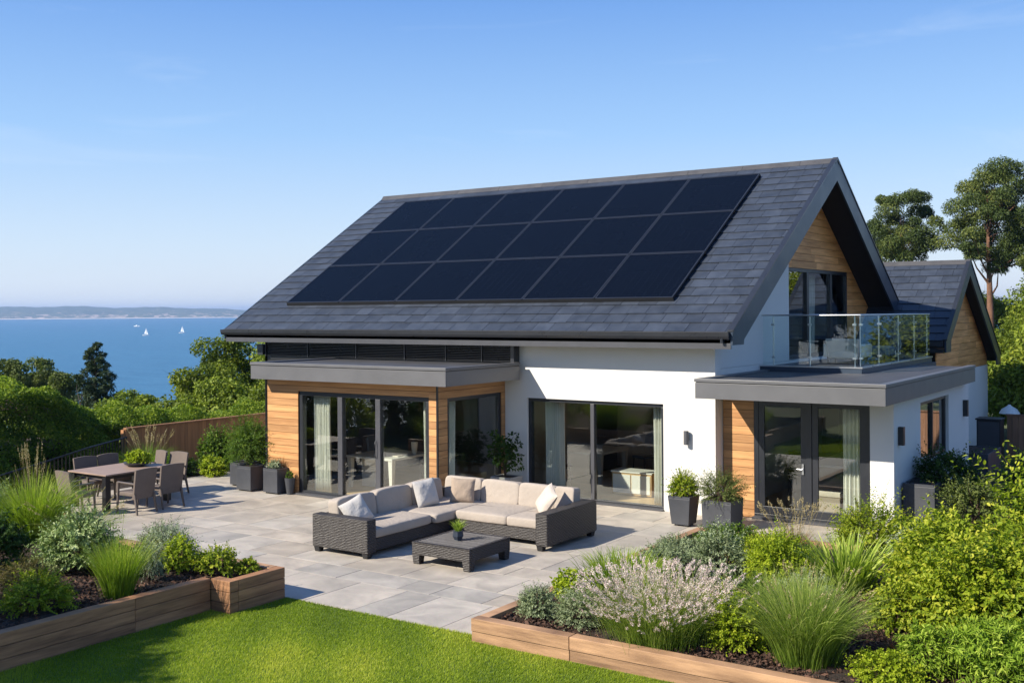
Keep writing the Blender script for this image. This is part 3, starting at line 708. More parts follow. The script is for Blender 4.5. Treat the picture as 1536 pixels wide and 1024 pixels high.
part('wall_lamp', MB().box(-6.62, -6.54, 31.3, 31.42, 1.75, 2.05), 'lampblack', label='small black lamp on the rear wing')

# --- interior shell
part('room_floor', MB().box(-18.04, -13.62, 17.31, 23.2, -.06, .012).box(-13.2, -8.78, 19.79, 24.6, -.06, .012).box(-8.44, -5.48, 20.06, 25.84, -.06, .012), 'floorin')
part('room_ceiling', MB().box(-18.04, -13.62, 17.31, 23.2, 2.42, 2.48).box(-13.2, -8.78, 19.79, 24.6, 2.42, 2.48).box(-8.44, -5.48, 20.06, 25.84, 2.30, 2.35), 'ceilin')
part('partition_wall', MB().box(-18.06, -13.3, 23.2, 23.3, 0, 2.5).box(-13.6, -13.42, 19.79, 23.2, 0, 2.5).box(-13.4, -8.78, 24.6, 24.7, 0, 2.5).box(-8.44, -5.48, 25.78, 25.84, 0, 2.3), 'wallin')
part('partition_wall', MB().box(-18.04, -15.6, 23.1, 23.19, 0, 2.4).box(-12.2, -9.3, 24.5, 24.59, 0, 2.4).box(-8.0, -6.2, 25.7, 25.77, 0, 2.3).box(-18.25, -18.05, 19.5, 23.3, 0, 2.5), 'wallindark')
part('upper_room', MB().box(-13, -8.86, 22.6, 29.2, 2.72, 2.80).box(-13.1, -13, 22.6, 29.2, 2.8, 5.4).box(-13, -8.86, 29.2, 29.3, 2.8, 4.4).box(-13, -8.86, 22.5, 22.6, 2.8, 5.2).box(-13, -8.86, 22.6, 29.2, 5.2, 5.25), 'wallin')

# ================================================================== FURNITURE
def grid_blob(fu, nu, nv):
    V = [fu(i / nu, j / nv) for i in range(nu + 1) for j in range(nv + 1)]
    F = [(i * (nv + 1) + j, (i + 1) * (nv + 1) + j, (i + 1) * (nv + 1) + j + 1, i * (nv + 1) + j + 1) for i in range(nu) for j in range(nv)]
    return V, F
def sgnp(v, e): return math.copysign(abs(v) ** e, v)
def cushion(mb, c, size, Mx=None, e1=.3, e2=.22, seed=0, puff=.0):
    a, b, h = size[0] / 2, size[1] / 2, size[2] / 2
    rs = random.Random(seed); ph = [rs.uniform(0, 6) for _ in range(4)]
    def f(u, v):
        la = (u - .5) * PI; lo = (v * 2 - 1) * PI
        x = a * sgnp(math.cos(la), e1) * sgnp(math.cos(lo), e2); y = b * sgnp(math.cos(la), e1) * sgnp(math.sin(lo), e2); z = h * sgnp(math.sin(la), e1)
        r2 = (x / a) ** 2 + (y / b) ** 2
        z *= 1 + puff * (1 - min(1, r2 / 1.6)) + .035 * math.sin(7 * x + ph[0]) * math.sin(6 * y + ph[1])
        x += .006 * math.sin(9 * y + ph[2]); y += .006 * math.sin(8 * x + ph[3])
        p = Vector((x, y, z))
        return (Mx @ p if Mx else p) + Vector(c)
    V, F = grid_blob(f, 22, 48); mb.add(V, F, rs.random())
def pillow(mb, c, s, th, Mx, seed=0):
    rs = random.Random(seed); ph = [rs.uniform(0, 6) for _ in range(4)]
    n = 18
    for side in (1, -1):
        def f(u, v):
            x, y = u * 2 - 1, v * 2 - 1
            k = (1 - abs(x) ** 3.2) * (1 - abs(y) ** 3.2)
            zz = side * th / 2 * (max(k, 0) ** .55) * (1 + .07 * math.sin(6 * x + ph[0] + side) * math.sin(5 * y + ph[1]))
            px = s / 2 * x * (1 - .055 * (1 - y * y)) ; py = s / 2 * y * (1 - .055 * (1 - x * x))
            return Mx @ Vector((px, py, zz)) + Vector(c)
        V, F = grid_blob(f, n, n)
        if side < 0: F = [g[::-1] for g in F]
        mb.add(V, F, rs.random())
def Mrot(*seq):
    m = Matrix.Identity(3)
    for ax, dg in seq: m = m @ Matrix.Rotation(math.radians(dg), 3, ax)
    return m

# corner sofa
sx0, sx1, sy0, sy1 = -12.97, -9.56, 13.13, 16.78
sofa = thing('corner_sofa', 'L-shaped dark wicker corner sofa with beige cushions on the paved patio', 'sofa', ((sx0 + sx1) / 2, (sy0 + sy1) / 2, 0))
fr = MB()
fr.prism_x([], 0, 0) if False else None
fr.box(sx0, sx0 + .14, sy0 + .22, sy1, .09, .60)                      # back panel left section
fr.box(sx0 + .14, sx1 - .24, sy1 - .14, sy1, .09, .60)                # back panel right section
fr.box(sx0 + .14, -11.80, sy0 + .22, sy1 - .14, .09, .29)             # seat base left
fr.box(-11.80, sx1 - .24, 15.42, sy1 - .14, .09, .29)                 # seat base right
part('wicker_frame', fr, 'wicker', sofa, bevel=.015)
part('armrest', MB().box(sx0, -11.74, sy0, sy0 + .22, .085, .63), 'wicker', sofa, bevel=.02)
part('armrest', MB().box(sx1 - .24, sx1, 15.12, sy1, .085, .63), 'wicker', sofa, bevel=.02)
for x, y in ((sx0 + .08, sy0 + .08), (-11.82, sy0 + .08), (sx1 - .17, 15.2), (sx1 - .08, sy1 - .1), (sx0 + .08, sy1 - .1), (-11.9, 15.5), (-11.3, sy1 - .1)):
    part('leg', MB().taper(x, y, 0, .1, .05, .05, .065, .065), 'black', sofa, bevel=.008)
k = 0
def cush(name, c, size, mx=None, mat='cushion', **kw):
    global k; k += 1
    m = MB(); cushion(m, c, size, mx, seed=k, **kw); part(name, m, mat, sofa, smooth=True)
cush('seat_cushion', (-12.28, 14.12, .375), (1.02, 1.52, .19), e1=.3, e2=.1, puff=.07)
cush('seat_cushion', (-12.25, 15.72, .372), (1.08, 1.64, .188), e1=.3, e2=.1, puff=.07)
cush('seat_cushion', (-11.14, 15.98, .375), (1.12, 1.15, .19), e1=.3, e2=.1, puff=.07)
cush('seat_cushion', (-10.19, 15.98, .375), (.80, 1.15, .19), e1=.3, e2=.1, puff=.07)
for y, l in ((13.86, .98), (14.84, .96), (15.78, .90)):
    cush('back_cushion', (-12.72, y, .63), (.25, l + .0, .46), Mrot(('Y', -8)), e1=.3, e2=.22, puff=0)
for x, l in ((-12.28, .86), (-11.42, .86), (-10.60, .80), (-10.02, .42)):
    cush('back_cushion', (x, 16.52, .63), (l + .0, .25, .46), Mrot(('X', -8)), e1=.3, e2=.22, puff=0)
def scatter(c, s, th, mx, mat, label, seed):
    o = thing('scatter_cushion', label, 'cushion', c, 0, 'scatter cushions on the corner sofa')
    m = MB(); pillow(m, c, s, th, mx, seed); part('cover', m, mat, o, smooth=True)
scatter((-12.42, 13.62, .64), .47, .19, Mrot(('Z', 62), ('X', 66), ('Z', 24)), 'pillowlight', 'light square cushion beside the left armrest of the sofa', 3)
scatter((-12.36, 15.42, .70), .50, .20, Mrot(('Z', 76), ('X', 72), ('Z', 4)), 'pillowlight', 'light square cushion leaning on the backrest left of the tan cushion', 5)
scatter((-12.02, 16.08, .68), .46, .18, Mrot(('Z', 30), ('X', 76), ('Z', -3)), 'pillowtan', 'tan brown square cushion in the corner of the sofa', 8)
scatter((-10.12, 15.98, .69), .50, .19, Mrot(('Z', -34), ('X', 60), ('Z', -22)), 'pillowwarm', 'cream square cushion tilted near the right armrest of the sofa', 9)

# coffee table
ct = thing('coffee_table', 'low square dark wicker coffee table in front of the sofa', 'coffee table', (-10.4, 13.9, 0))
a0, a1, b0, b1 = -10.98, -9.84, 13.33, 14.44
m = MB().box(a0, a1, b0, b0 + .05, .15, .335).box(a0, a1, b1 - .05, b1, .15, .335).box(a0, a0 + .05, b0 + .05, b1 - .05, .15, .335).box(a1 - .05, a1, b0 + .05, b1 - .05, .15, .335)
part('apron', m, 'wicker', ct, bevel=.012)
m = MB()
for i in range(17):
    y = b0 + .03 + i * (b1 - b0 - .06) / 17
    m.box(a0 + .06, a1 - .06, y + .006, y + (b1 - b0 - .06) / 17 - .006, .325, .350)
m.box(a0 + .05, a1 - .05, b0 + .05, b1 - .05, .30, .32)
part('slatted_top', m, M['ctop'] if 'ctop' in M else pm('weathered_slats', (.085, .078, .075), .45, .35, (3, 20, 3), bump=.3, tintvar=.3), ct, bevel=.004)
m = MB().box(a0 - .004, a1 + .004, b0 - .004, b0 + .06, .337, .352).box(a0 - .004, a1 + .004, b1 - .06, b1 + .004, .337, .352).box(a0 - .004, a0 + .06, b0 + .06, b1 - .06, .337, .352).box(a1 - .06, a1 + .004, b0 + .06, b1 - .06, .337, .352)
part('top_border', m, 'wicker', ct, bevel=.006)
for x, y in ((a0 + .075, b0 + .075), (a1 - .075, b0 + .075), (a1 - .075, b1 - .075), (a0 + .075, b1 - .075)):
    part('leg', MB().taper(x, y, 0, .16, .06, .06, .074, .074), 'wicker', ct, bevel=.008)

# dining set
dt = thing('dining_table', 'rectangular outdoor dining table with brown top and thick black legs', 'dining table', (-19.68, 14.5, 0))
part('table_top', MB().box(-20.30, -19.02, 13.44, 15.12, .715, .745), 'tabletop', dt, bevel=.006)
part('apron', MB().box(-20.25, -19.11, 13.52, 13.56, .64, .713).box(-20.25, -19.11, 15.0, 15.04, .64, .713).box(-20.25, -20.21, 13.56, 15.0, .64, .713).box(-19.15, -19.11, 13.56, 15.0, .64, .713), 'black', dt)
for x, y in ((-19.13, 13.53), (-20.19, 13.53), (-19.13, 15.02), (-20.19, 15.02)):
    part('leg', MB().box(x - .06, x + .06, y - .06, y + .06, 0, .713), 'black', dt, bevel=.006)

def dining_chair():
    t = thing('dining_chair', None, 'chair', (0, 0, 0), 0, 'woven chairs around the dining table')
    m = MB()    # faces +y; back at -y
    def fb(side):
        def f(u, v):
            x = (u * 2 - 1) * .29; z = .31 + v * .61
            y = -.24 - .10 * v + .03 * (1 - (u * 2 - 1) ** 2) * -1 + side
            x *= (1 - .06 * (1 - v))
            z -= .018 * (1 - (u * 2 - 1) ** 2) * v * -1 + (.03 if 0 else 0)
            return (x, y, z)
        return f
    n = 8
    V1, F1 = grid_blob(fb(0), n, n); V2, F2 = grid_blob(fb(.045), n, n)
    m.add(V1, [f for f in F1], .4); m.add(V2, [f[::-1] for f in F2], .4)
    k = n + 1; off = k * k
    edge = [(i * k, (i + 1) * k) for i in range(n)] + [((i + 1) * k + n, i * k + n) for i in range(n)] + [(j + 1, j) for j in range(n)] + [(n * k + j, n * k + j + 1) for j in range(n)]
    m.add(V1 + V2, [(b, a, a + off, b + off) for a, b in edge], .4)
    part('backrest', m, 'chairfab', t)
    m = MB(); cushion(m, (0, .02, .41), (.53, .52, .10), None, .3, .2, seed=77); part('seat', m, 'chairfab', t, smooth=True)
    for s in (-1, 1):
        part('armrest', MB().hexa([(s * .255 - .025, -.27, .61), (s * .255 + .025, -.27, .61), (s * .27 + .025, .24, .635), (s * .27 - .025, .24, .635),
                                   (s * .255 - .025, -.27, .645), (s * .255 + .025, -.27, .645), (s * .27 + .025, .24, .665), (s * .27 - .025, .24, .665)]), 'chairleg', t, bevel=.008)
        part('leg', MB().hexa([(s * .27 - .016, .245, 0), (s * .27 + .016, .245, 0), (s * .27 + .016, .28, 0), (s * .27 - .016, .28, 0),
                               (s * .27 - .022, .20, .64), (s * .27 + .022, .20, .64), (s * .27 + .022, .245, .64), (s * .27 - .022, .245, .64)]), 'chairleg', t, bevel=.004)
        part('leg', MB().hexa([(s * .27 - .015, -.36, 0), (s * .27 + .015, -.36, 0), (s * .27 + .015, -.325, 0), (s * .27 - .015, -.325, 0),
                               (s * .25 - .022, -.275, .42), (s * .25 + .022, -.275, .42), (s * .25 + .022, -.22, .42), (s * .25 - .022, -.22, .42)]), 'chairleg', t, bevel=.004)
    return t
ch0 = dining_chair()
spots = [(-19.30, 12.98, -6, 'woven chair at the near end of the dining table, seen from behind through tall grass'),
         (-20.55, 14.20, -92, 'left of the two woven chairs on the far side of the dining table'),
         (-20.55, 14.80, -86, 'right of the two woven chairs on the far side of the dining table'),
         (-18.52, 13.78, 95, 'woven chair on the patio side of the table, next to the thick black corner leg'),
         (-18.58, 14.52, 86, 'woven chair on the patio side of the table, farther from the black corner leg'),
         (-20.35, 15.50, 165, 'woven chair at the far end of the table just behind the leafy bowl'),
         (-19.72, 15.55, 184, 'woven chair at the far end, mostly hidden behind the right-hand chair')]
for i, (x, y, a, lb) in enumerate(spots):
    o = ch0 if i == 0 else copy_tree(ch0)
    o.location = (x, y, 0); o.rotation_euler = (0, 0, math.radians(a)); o.scale = (.94, .94, .97); o['label'] = lb

# balcony furniture
ac = thing('armchair', 'cream lounge armchair behind the balcony glass', 'armchair', (-7.35, 24.2, 2.79))
m = MB(); cushion(m, (-7.35, 24.25, 3.0), (.72, .70, .22), None, .3, .2, seed=51); part('seat', m, 'cream', ac, smooth=True)
part('backrest', MB().hexa([(-7.70, 23.93, 2.93), (-7.00, 23.93, 2.93), (-7.00, 24.03, 2.93), (-7.70, 24.03, 2.93), (-7.73, 23.83, 3.34), (-6.97, 23.83, 3.34), (-6.97, 23.93, 3.34), (-7.73, 23.93, 3.34)]), 'cream', ac, bevel=.03)
for s in (-1, 1): part('armrest', MB().box(-7.35 + s * .40 - .05, -7.35 + s * .40 + .05, 23.9, 24.6, 2.93, 3.22), 'cream', ac, bevel=.03)
for x in (-7.7, -7.0):
    for y in (23.95, 24.5): part('leg', MB().tube([(x, y, 2.79), (x, y, 2.95)], [.014, .02], 8), 'brownstem', ac)
pr = thing('parasol', 'folded pale parasol standing at the far end of the balcony', 'parasol', (-7.0, 26.9, 2.79))
part('canopy', MB().tube([(-7.0, 26.9, 3.0), (-7.0, 26.9, 3.15), (-7.0, 26.9, 3.45), (-7.0, 26.9, 3.72)], [.13, .15, .09, .02], 9), 'greyfab', pr)
part('pole', MB().tube([(-7.0, 26.9, 2.8), (-7.0, 26.9, 3.0)], .02), 'steel', pr); part('base', MB().tube([(-7.0, 26.9, 2.79), (-7.0, 26.9, 2.84)], .2, 20), 'pot', pr)
lc = thing('lounge_stool', 'low blue-grey padded seat on the balcony beside the cream armchair', 'stool', (-7.1, 25.55, 2.79))
m = MB(); cushion(m, (-7.1, 25.55, 3.02), (.75, .75, .24), None, .35, .25, seed=52); part('seat', m, 'bluefab', lc, smooth=True)
for x in (-7.38, -6.82):
    for y in (25.27, 25.83): part('leg', MB().tube([(x, y, 2.79), (x, y, 2.95)], .018, 8), 'brownstem', lc)

# indoor furniture
def table_in(name, label, x0, x1, y0, y1, z, mat='whitefurn', leg=.06, cat='table', th=.05):
    t = thing(name, label, cat, ((x0 + x1) / 2, (y0 + y1) / 2, .013))
    part('table_top', MB().box(x0, x1, y0, y1, z - th, z), mat, t, bevel=.005)
    for x in (x0 + .08, x1 - .08):
        for y in (y0 + .08, y1 - .08): part('leg', MB().taper(x, y, .014, z - th, leg * .6, leg * .6, leg, leg), mat, t, bevel=.004)
    return t
dk = table_in('desk', 'white desk inside the cedar extension behind the sliding doors', -17.0, -15.62, 18.3, 19.7, .74)
part('modesty_panel', MB().box(-16.8, -16.2, 18.62, 18.66, .02, .68), 'whitefurn', dk)
table_in('dining_table', 'pale table inside the main room behind the wide sliding window', -13.25, -12.15, 21.55, 22.9, .74, 'ceilin')
table_in('table', 'small pale table inside the balcony-side room', -8.4, -7.5, 23.3, 24.3, .74, 'ceilin')
cb = thing('cabinet', 'low pale wooden cabinet inside behind the right pane of the sliding window', 'cabinet', (-10.9, 20.9, .013))
part('body', MB().box(-11.4, -10.45, 20.68, 21.15, .03, .50), 'floorin', cb, bevel=.005); part('top', MB().box(-11.42, -10.43, 20.66, 21.17, .502, .53), 'whitefurn', cb)
part('drawer', MB().box(-11.37, -10.95, 20.665, 20.68, .07, .46), 'whitefurn', cb); part('drawer', MB().box(-10.92, -10.48, 20.665, 20.68, .07, .46), 'whitefurn', cb)
il = thing('kitchen_island', 'white kitchen island inside behind the right glazed door', 'kitchen island', (-7.0, 22.6, .013))
part('body', MB().box(-7.3, -6.55, 21.7, 23.8, .03, .80), 'wallin', il); part('worktop', MB().box(-7.36, -6.5, 21.64, 23.86, .802, .85), 'whitefurn', il, bevel=.005)
bc = thing('bench', 'long pale cushioned bench inside the glazed doors', 'bench', (-6.6, 20.9, .013))
part('base', MB().box(-7.2, -5.9, 20.7, 21.2, .02, .36), 'wallin', bc); m = MB(); cushion(m, (-6.55, 20.95, .42), (1.28, .5, .13), None, .3, .15, seed=61); part('seat', m, 'cream', bc, smooth=True)
def chair_in(label, x, y, rot, mat, group='indoor chairs'):
    t = thing('chair', label, 'chair', (0, 0, 0), 0, group)
    m = MB(); cushion(m, (0, 0, .46), (.48, .46, .08), None, .35, .3, seed=int(x * 10) % 50 + 90); part('seat', m, mat, t, smooth=True)
    m = MB(); cushion(m, (0, -.23, .74), (.46, .06, .48), Mrot(('X', 8)), .4, .3, seed=3); part('backrest', m, mat, t, smooth=True)
    for a in (-.18, .18):
        for b in (-.18, .18): part('leg', MB().tube([(a * 1.15, b * 1.15, 0), (a, b, .43)], [.012, .018], 6), 'brownstem', t)
    t.location = (x, y, .013); t.rotation_euler = (0, 0, math.radians(rot)); return t
chair_in('white shell chair behind the desk', -15.95, 20.15, 190, M['whitefurn'])
chair_in('dark office chair left of the desk', -17.35, 19.9, -70, M['bluefab'])
chair_in('dark chair beside the pale table in the main room', -12.9, 20.95, 15, M['darkfab'])
chair_in('dark chair at the far side of the pale table in the main room', -12.0, 23.4, 160, M['darkfab'])
chair_in('dark chair beside the small table in the balcony-side room', -7.9, 22.7, 0, M['darkfab'])
def vase(label, x, y, z, h, r, mat='whitefurn'):
    t = thing('vase', label, 'vase', (x, y, z), 0, 'vases on the indoor desk')
    part('body', MB().tube([(x, y, z), (x, y, z + h * .3), (x, y, z + h * .8), (x, y, z + h)], [r * .7, r * .85, r, r * 1.05], 16), mat, t, smooth=False)
    return t
vase('tall white vase near the middle of the desk', -16.45, 18.85, .741, .28, .09)
vase('cream jug on the right side of the desk', -15.8, 19.3, .741, .27, .075, 'cream')
bk = thing('book', 'open pale book lying on the desk', 'book', (-15.9, 18.75, .741)); part('pages', MB().box(-16.05, -15.75, 18.65, 18.85, .742, .765), 'cream', bk, bevel=.005)
def curtain(label, x0, x1, y, z0, z1, axis='x', folds=9):
    t = thing('curtain', label, 'curtain', ((x0 + x1) / 2, y, z0) if axis == 'x' else (y, (x0 + x1) / 2, z0), 0, 'curtains behind the glass')
    m = MB(); n = folds * 10
    def pt(i, z, o):
        u = i / n; a = x0 + (x1 - x0) * u; ph = u * folds * 2 * PI
        w = .035 * math.sin(ph) + .012 * math.sin(ph * .37 + z * 2) + o
        return (a, y + w, z) if axis == 'x' else (y + w, a, z)
    zs = [z0 + (z1 - z0) * j / 6 for j in range(7)]
    V = [pt(i, z, 0) for i in range(n + 1) for z in zs]; 
    F = [(i * 7 + j, (i + 1) * 7 + j, (i + 1) * 7 + j + 1, i * 7 + j + 1) for i in range(n) for j in range(6)]
    m.add(V, F, .5); o = part('drape', m, 'curtain', t, smooth=True)
    so = o.modifiers.new('thick', 'SOLIDIFY'); so.thickness = .006
curtain('pale curtain at the left end of the cedar extension doors', -17.12, -16.62, 17.42, .03, 2.2)
curtain('pale curtain at the right end of the cedar extension doors', -14.0, -13.78, 17.42, .03, 2.2, folds=4)
curtain('pale curtain at the left side of the wide sliding window', -12.62, -12.12, 19.92, .03, 2.08)
curtain('pale curtain at the right side of the wide sliding window', -10.0, -9.68, 19.92, .03, 2.08, folds=5)
curtain('pale curtain inside the right glazed door', -6.22, -5.84, 20.22, .03, 2.2, folds=5)
curtain('pale curtain behind the corner window of the cedar extension', 17.6, 18.1, -13.72, .03, 2.18, axis='y', folds=7)
curtain('pale curtain hanging behind the balcony doors', 26.0, 26.8, -8.95, 2.83, 4.85, axis='y', folds=8)

# ================================================================== OUTDOOR FIXTURES
def square_planter(label, x, y, a, b, h, t0=1.0, mat='pot', group='dark square planters', name='planter', z=0):
    t = thing(name, label, 'planter', (x, y, z), 0, group)
    m = MB(); A, B = a / 2, b / 2
    m.hexa([(x - A * t0, y - B * t0, z + .03), (x + A * t0, y - B * t0, z + .03), (x + A * t0, y + B * t0, z + .03), (x - A * t0, y + B * t0, z + .03), (x - A, y - B, z + h - .045), (x + A, y - B, z + h - .045), (x + A, y + B, z + h - .045), (x - A, y + B, z + h - .045)])
    part('body', m, mat, t, bevel=.006)
    m = MB().box(x - A, x + A, y - B, y - B + .03, z + h - .044, z + h).box(x - A, x + A, y + B - .03, y + B, z + h - .044, z + h).box(x - A, x - A + .03, y - B + .03, y + B - .03, z + h - .044, z + h).box(x + A - .03, x + A, y - B + .03, y + B - .03, z + h - .044, z + h)
    part('rim', m, mat, t)
    part('soil', MB().box(x - A + .031, x + A - .031, y - B + .031, y + B - .031, z + h - .044, z + h - .02), 'soil', t)
    for sx in (-1, 1):
        for sy in (-1, 1): part('foot', MB().box(x + sx * (A * t0 - .07) - .03, x + sx * (A * t0 - .07) + .03, y + sy * (B * t0 - .07) - .03, y + sy * (B * t0 - .07) + .03, z, z + .029), 'black', t)
    return t
square_planter('dark square planter under the big feathery bush, farther of the two', -19.28, 17.32, .46, .46, .54)
square_planter('dark square planter under the big feathery bush, nearer the cedar wall', -18.62, 16.93, .46, .46, .56)
square_planter('dark square planter with low mixed plants beside the cedar wall corner', -17.82, 16.98, .44, .46, .56)
square_planter('pale stone planter holding the small leafy tree by the corner window', -13.0, 18.95, .52, .46, .50, .75, 'potlight')
square_planter('tapered dark planter against the white wall, left of the wider one', -8.66, 18.46, .44, .44, .56, .78)
square_planter('wide dark planter in front of the cedar strip by the glazed doors', -7.93, 18.55, .58, .58, .54, .94)
square_planter('long dark planter box against the shaded side wall', -4.86, 20.75, .55, 1.1, .84, group='dark boxes along the side wall')
square_planter('low dark planter box beside the rear wing', -5.3, 27.6, .8, 1.6, .62, group='dark boxes along the side wall')
tp = thing('flower_pot', 'slim dark pot with red flowers beside the sliding doors', 'flower pot', (-17.42, 16.96, 0))
part('body', MB().tube([(-17.42, 16.96, 0), (-17.42, 16.96, .2), (-17.42, 16.96, .36)], [.07, .10, .12], 14), 'pot', tp)
cp = thing('flower_pot', 'small faceted blue-black pot on the coffee table', 'flower pot', (-10.41, 13.80, .352))
part('body', MB().tube([(-10.41, 13.8, .353), (-10.41, 13.8, .42), (-10.41, 13.8, .50)], [.06, .095, .085], 6), 'potblue', cp, bevel=.004)
bw = thing('bowl', 'shallow dark bowl on the dining table', 'bowl', (-19.62, 14.62, .746))
part('body', MB().tube([(-19.62, 14.62, .747), (-19.62, 14.62, .79), (-19.62, 14.62, .83)], [.14, .24, .27], 20), 'pot', bw)
ub = thing('utility_box', 'tall dark metal utility cabinet at the far corner of the rear wing', 'utility box', (-5.55, 30.7, 0))
part('body', MB().box(-5.85, -5.27, 30.45, 31.0, 0, 1.06), 'lampblack', ub, bevel=.006); part('lid', MB().box(-5.88, -5.24, 30.42, 31.03, 1.062, 1.10), 'lampblack', ub, bevel=.006)
part('door', MB().box(-5.82, -5.30, 30.438, 30.449, .06, 1.02), 'pot', ub)

# raised beds
lb = thing('raised_bed', 'left raised garden bed of dark timber sleepers with a projecting end box', 'raised bed', (-14, 8, 0))
def sleepers(mb, x0, x1, y0, y1, zs, seg=2.4, axis='x'):
    for i in range(len(zs) - 1):
        a, b = (x0, x1) if axis == 'x' else (y0, y1)
        p = a + (0 if i % 2 else 0)
        while p < b - .01:
            e = b if b - p < seg * 1.4 else p + seg
            q = .0
            if axis == 'x': mb.box(p, e - .004, y0 + q, y1 - q, zs[i], zs[i + 1] - .006)
            else: mb.box(x0 + q, x1 - q, p, e - .004, zs[i], zs[i + 1] - .006)
            p = e
m = MB(); ZL = (-.05, .125, .275, .425)
sleepers(m, -11.74, -11.58, 4.0, 9.80, ZL, 2.3, 'y')
part('timber_edging', m, 'sleeperdark', lb, bevel=.006)
m = MB(); sleepers(m, -11.578, -11.20, 9.80, 9.95, ZL, 3, 'x'); sleepers(m, -11.35, -11.20, 9.952, 10.80, ZL, 3, 'y')
part('timber_edging', m, 'sleeperdark', lb, bevel=.006, label='projecting end box of dark sleepers')
m = MB(); sleepers(m, -19.5, -11.352, 10.65, 10.80, ZL, 2.4, 'x'); part('timber_edging', m, 'sleeper', lb, bevel=.006)
rb = thing('raised_bed', 'right raised garden bed edged with light brown timber sleepers', 'raised bed', (-4, 13, 0))
ZR2 = (-.05, .115, .27)
m = MB()
for a, b in ((-7.81, -6.42), (-6.416, -3.2), (-3.19, .2)):
    m.box(a, b - .004, 10.60, 10.76, ZR2[1], ZR2[2]); m.box(a, b - .004, 10.612, 10.75, ZR2[0], ZR2[1] - .005)
part('timber_edging', m, 'sleeper', rb, bevel=.007)
m = MB(); sleepers(m, -7.81, -7.66, 10.762, 17.2, ZR2, 2.4, 'y'); part('timber_edging', m, 'sleeper', rb, bevel=.006)
m = MB(); sleepers(m, -7.658, -5.0, 17.05, 17.2, ZR2, 2.4, 'x'); part('timber_edging', m, 'sleeper', rb, bevel=.006)

def bumpy(name, x0, x1, y0, y1, z, amp, step, mat, parent):
    nx, ny = int((x1 - x0) / step), int((y1 - y0) / step)
    X, Y = np.meshgrid(np.linspace(x0, x1, nx + 1), np.linspace(y0, y1, ny + 1), indexing='ij')
    Z = z + amp * (RNG.random(X.shape) - .5) + amp * .6 * np.sin(X * 2.1 + Y) * np.sin(Y * 2.7)
    V = np.stack([X, Y, Z], -1).reshape(-1, 3)
    I = np.arange((nx + 1) * (ny + 1)).reshape(nx + 1, ny + 1)
    Q = np.stack([I[:-1, :-1], I[1:, :-1], I[1:, 1:], I[:-1, 1:]], -1).reshape(-1, 4)
    return npmesh(name, V, [Q], [RNG.random(len(Q))], mat, parent)
def chips(name, n, region, z, mat, parent, s=.03):
    x0, x1, y0, y1 = region
    P0 = np.stack([RNG.uniform(x0, x1, n), RNG.uniform(y0, y1, n), np.full(n, z) + RNG.uniform(0, .03, n)], -1)
    A = RNG.normal(size=(n, 3)); A[:, 2] *= .45; A /= np.linalg.norm(A, axis=1)[:, None]
    B = np.cross(A, RNG.normal(size=(n, 3))); B /= np.linalg.norm(B, axis=1)[:, None]
    a = RNG.uniform(.5, 1.4, n)[:, None] * s; b = a * RNG.uniform(.25, .6, n)[:, None]
    V = np.stack([P0 - A * a, P0 + B * b, P0 + A * a, P0 - B * b], 1).reshape(-1, 3)
    return npmesh(name, V, [np.arange(4 * n).reshape(n, 4)], [RNG.random(n)], mat, parent)
bumpy('soil', -19.5, -11.74, 4.0, 10.66, .345, .05, .09, M['soil'], lb)
bumpy('soil', -11.75, -11.34, 9.94, 10.66, .345, .04, .09, M['soil'], lb)
bumpy('soil', -7.67, .3, 10.74, 17.06, .20, .05, .09, M['soil'], rb)
o = chips('bark_chips', 9000, (-14.5, -11.76, 6.0, 10.6), .345, M['mulch'], lb); o['kind'] = 'stuff'
o = chips('bark_chips', 22000, (-7.64, -1.5, 10.78, 14.5), .20, M['mulch'], rb); o['kind'] = 'stuff'

# fences
fn = thing('fence', 'brown close-boarded timber fence with a capping rail behind the dining area', 'fence', (-23.5, 22, 0))
m = MB(); y = 17.2
while y < 27:
    m.box(-23.52, -23.50 + random.uniform(0, .006), y, y + .118, -1.0, 1.06); y += .122
part('boards', m, 'fence', fn)
part('cap_rail', MB().box(-23.56, -23.44, 17.17, 27, 1.065, 1.105), 'fence', fn, label='pale top rail')
for y in (17.15, 19.6, 22.0, 24.4): part('post', MB().box(-23.64, -23.53, y, y + .1, -1.0, 1.05), 'fence', fn)
fn2 = thing('fence', 'dark brown board fence right of the rear wing', 'fence', (-3, 31.6, 0))
m = MB(); x = -5.25
while x < 1.5: m.box(x, x + .14, 31.3, 31.325 + random.uniform(0, .006), -.6, 1.12); x += .146
part('boards', m, 'fencedark', fn2); part('cap_rail', MB().box(-5.28, 1.5, 31.27, 31.36, 1.125, 1.17), 'fencedark', fn2)
rl = thing('railing', 'black metal railing with vertical bars in front of the hedge', 'railing', (-22.5, 15, 0))
rp = [(-23.40, 17.15, .88), (-22.75, 15.6, .82), (-22.25, 14.2, .70), (-21.95, 12.6, .52)]
part('top_rail', MB().tube(rp, .022, 6), 'black', rl); part('bottom_rail', MB().tube([(a, b, c - .85) for a, b, c in rp], .018, 6), 'black', rl)
for i in range(3):
    a, b = Vector(rp[i]), Vector(rp[i + 1]); n = int((b - a).length / .125)
    for j in range(n):
        p = a.lerp(b, j / n); part('bar', MB().box(p.x - .008, p.x + .008, p.y - .008, p.y + .008, p.z - .86, p.z), 'black', rl)
gl = thing('garden_lamp', 'white-shaded garden lamp standing behind the dark fence', 'garden lamp', (-5.9, 35.6, 0))
part('post', MB().tube([(-5.9, 35.6, -1), (-5.9, 35.6, .82)], .03), 'black', gl)
part('lamp_shade', MB().tube([(-5.9, 35.6, .80), (-5.9, 35.6, .93), (-5.9, 35.6, 1.03), (-5.9, 35.6, 1.07)], [.30, .22, .06, .03], 18), 'white', gl)

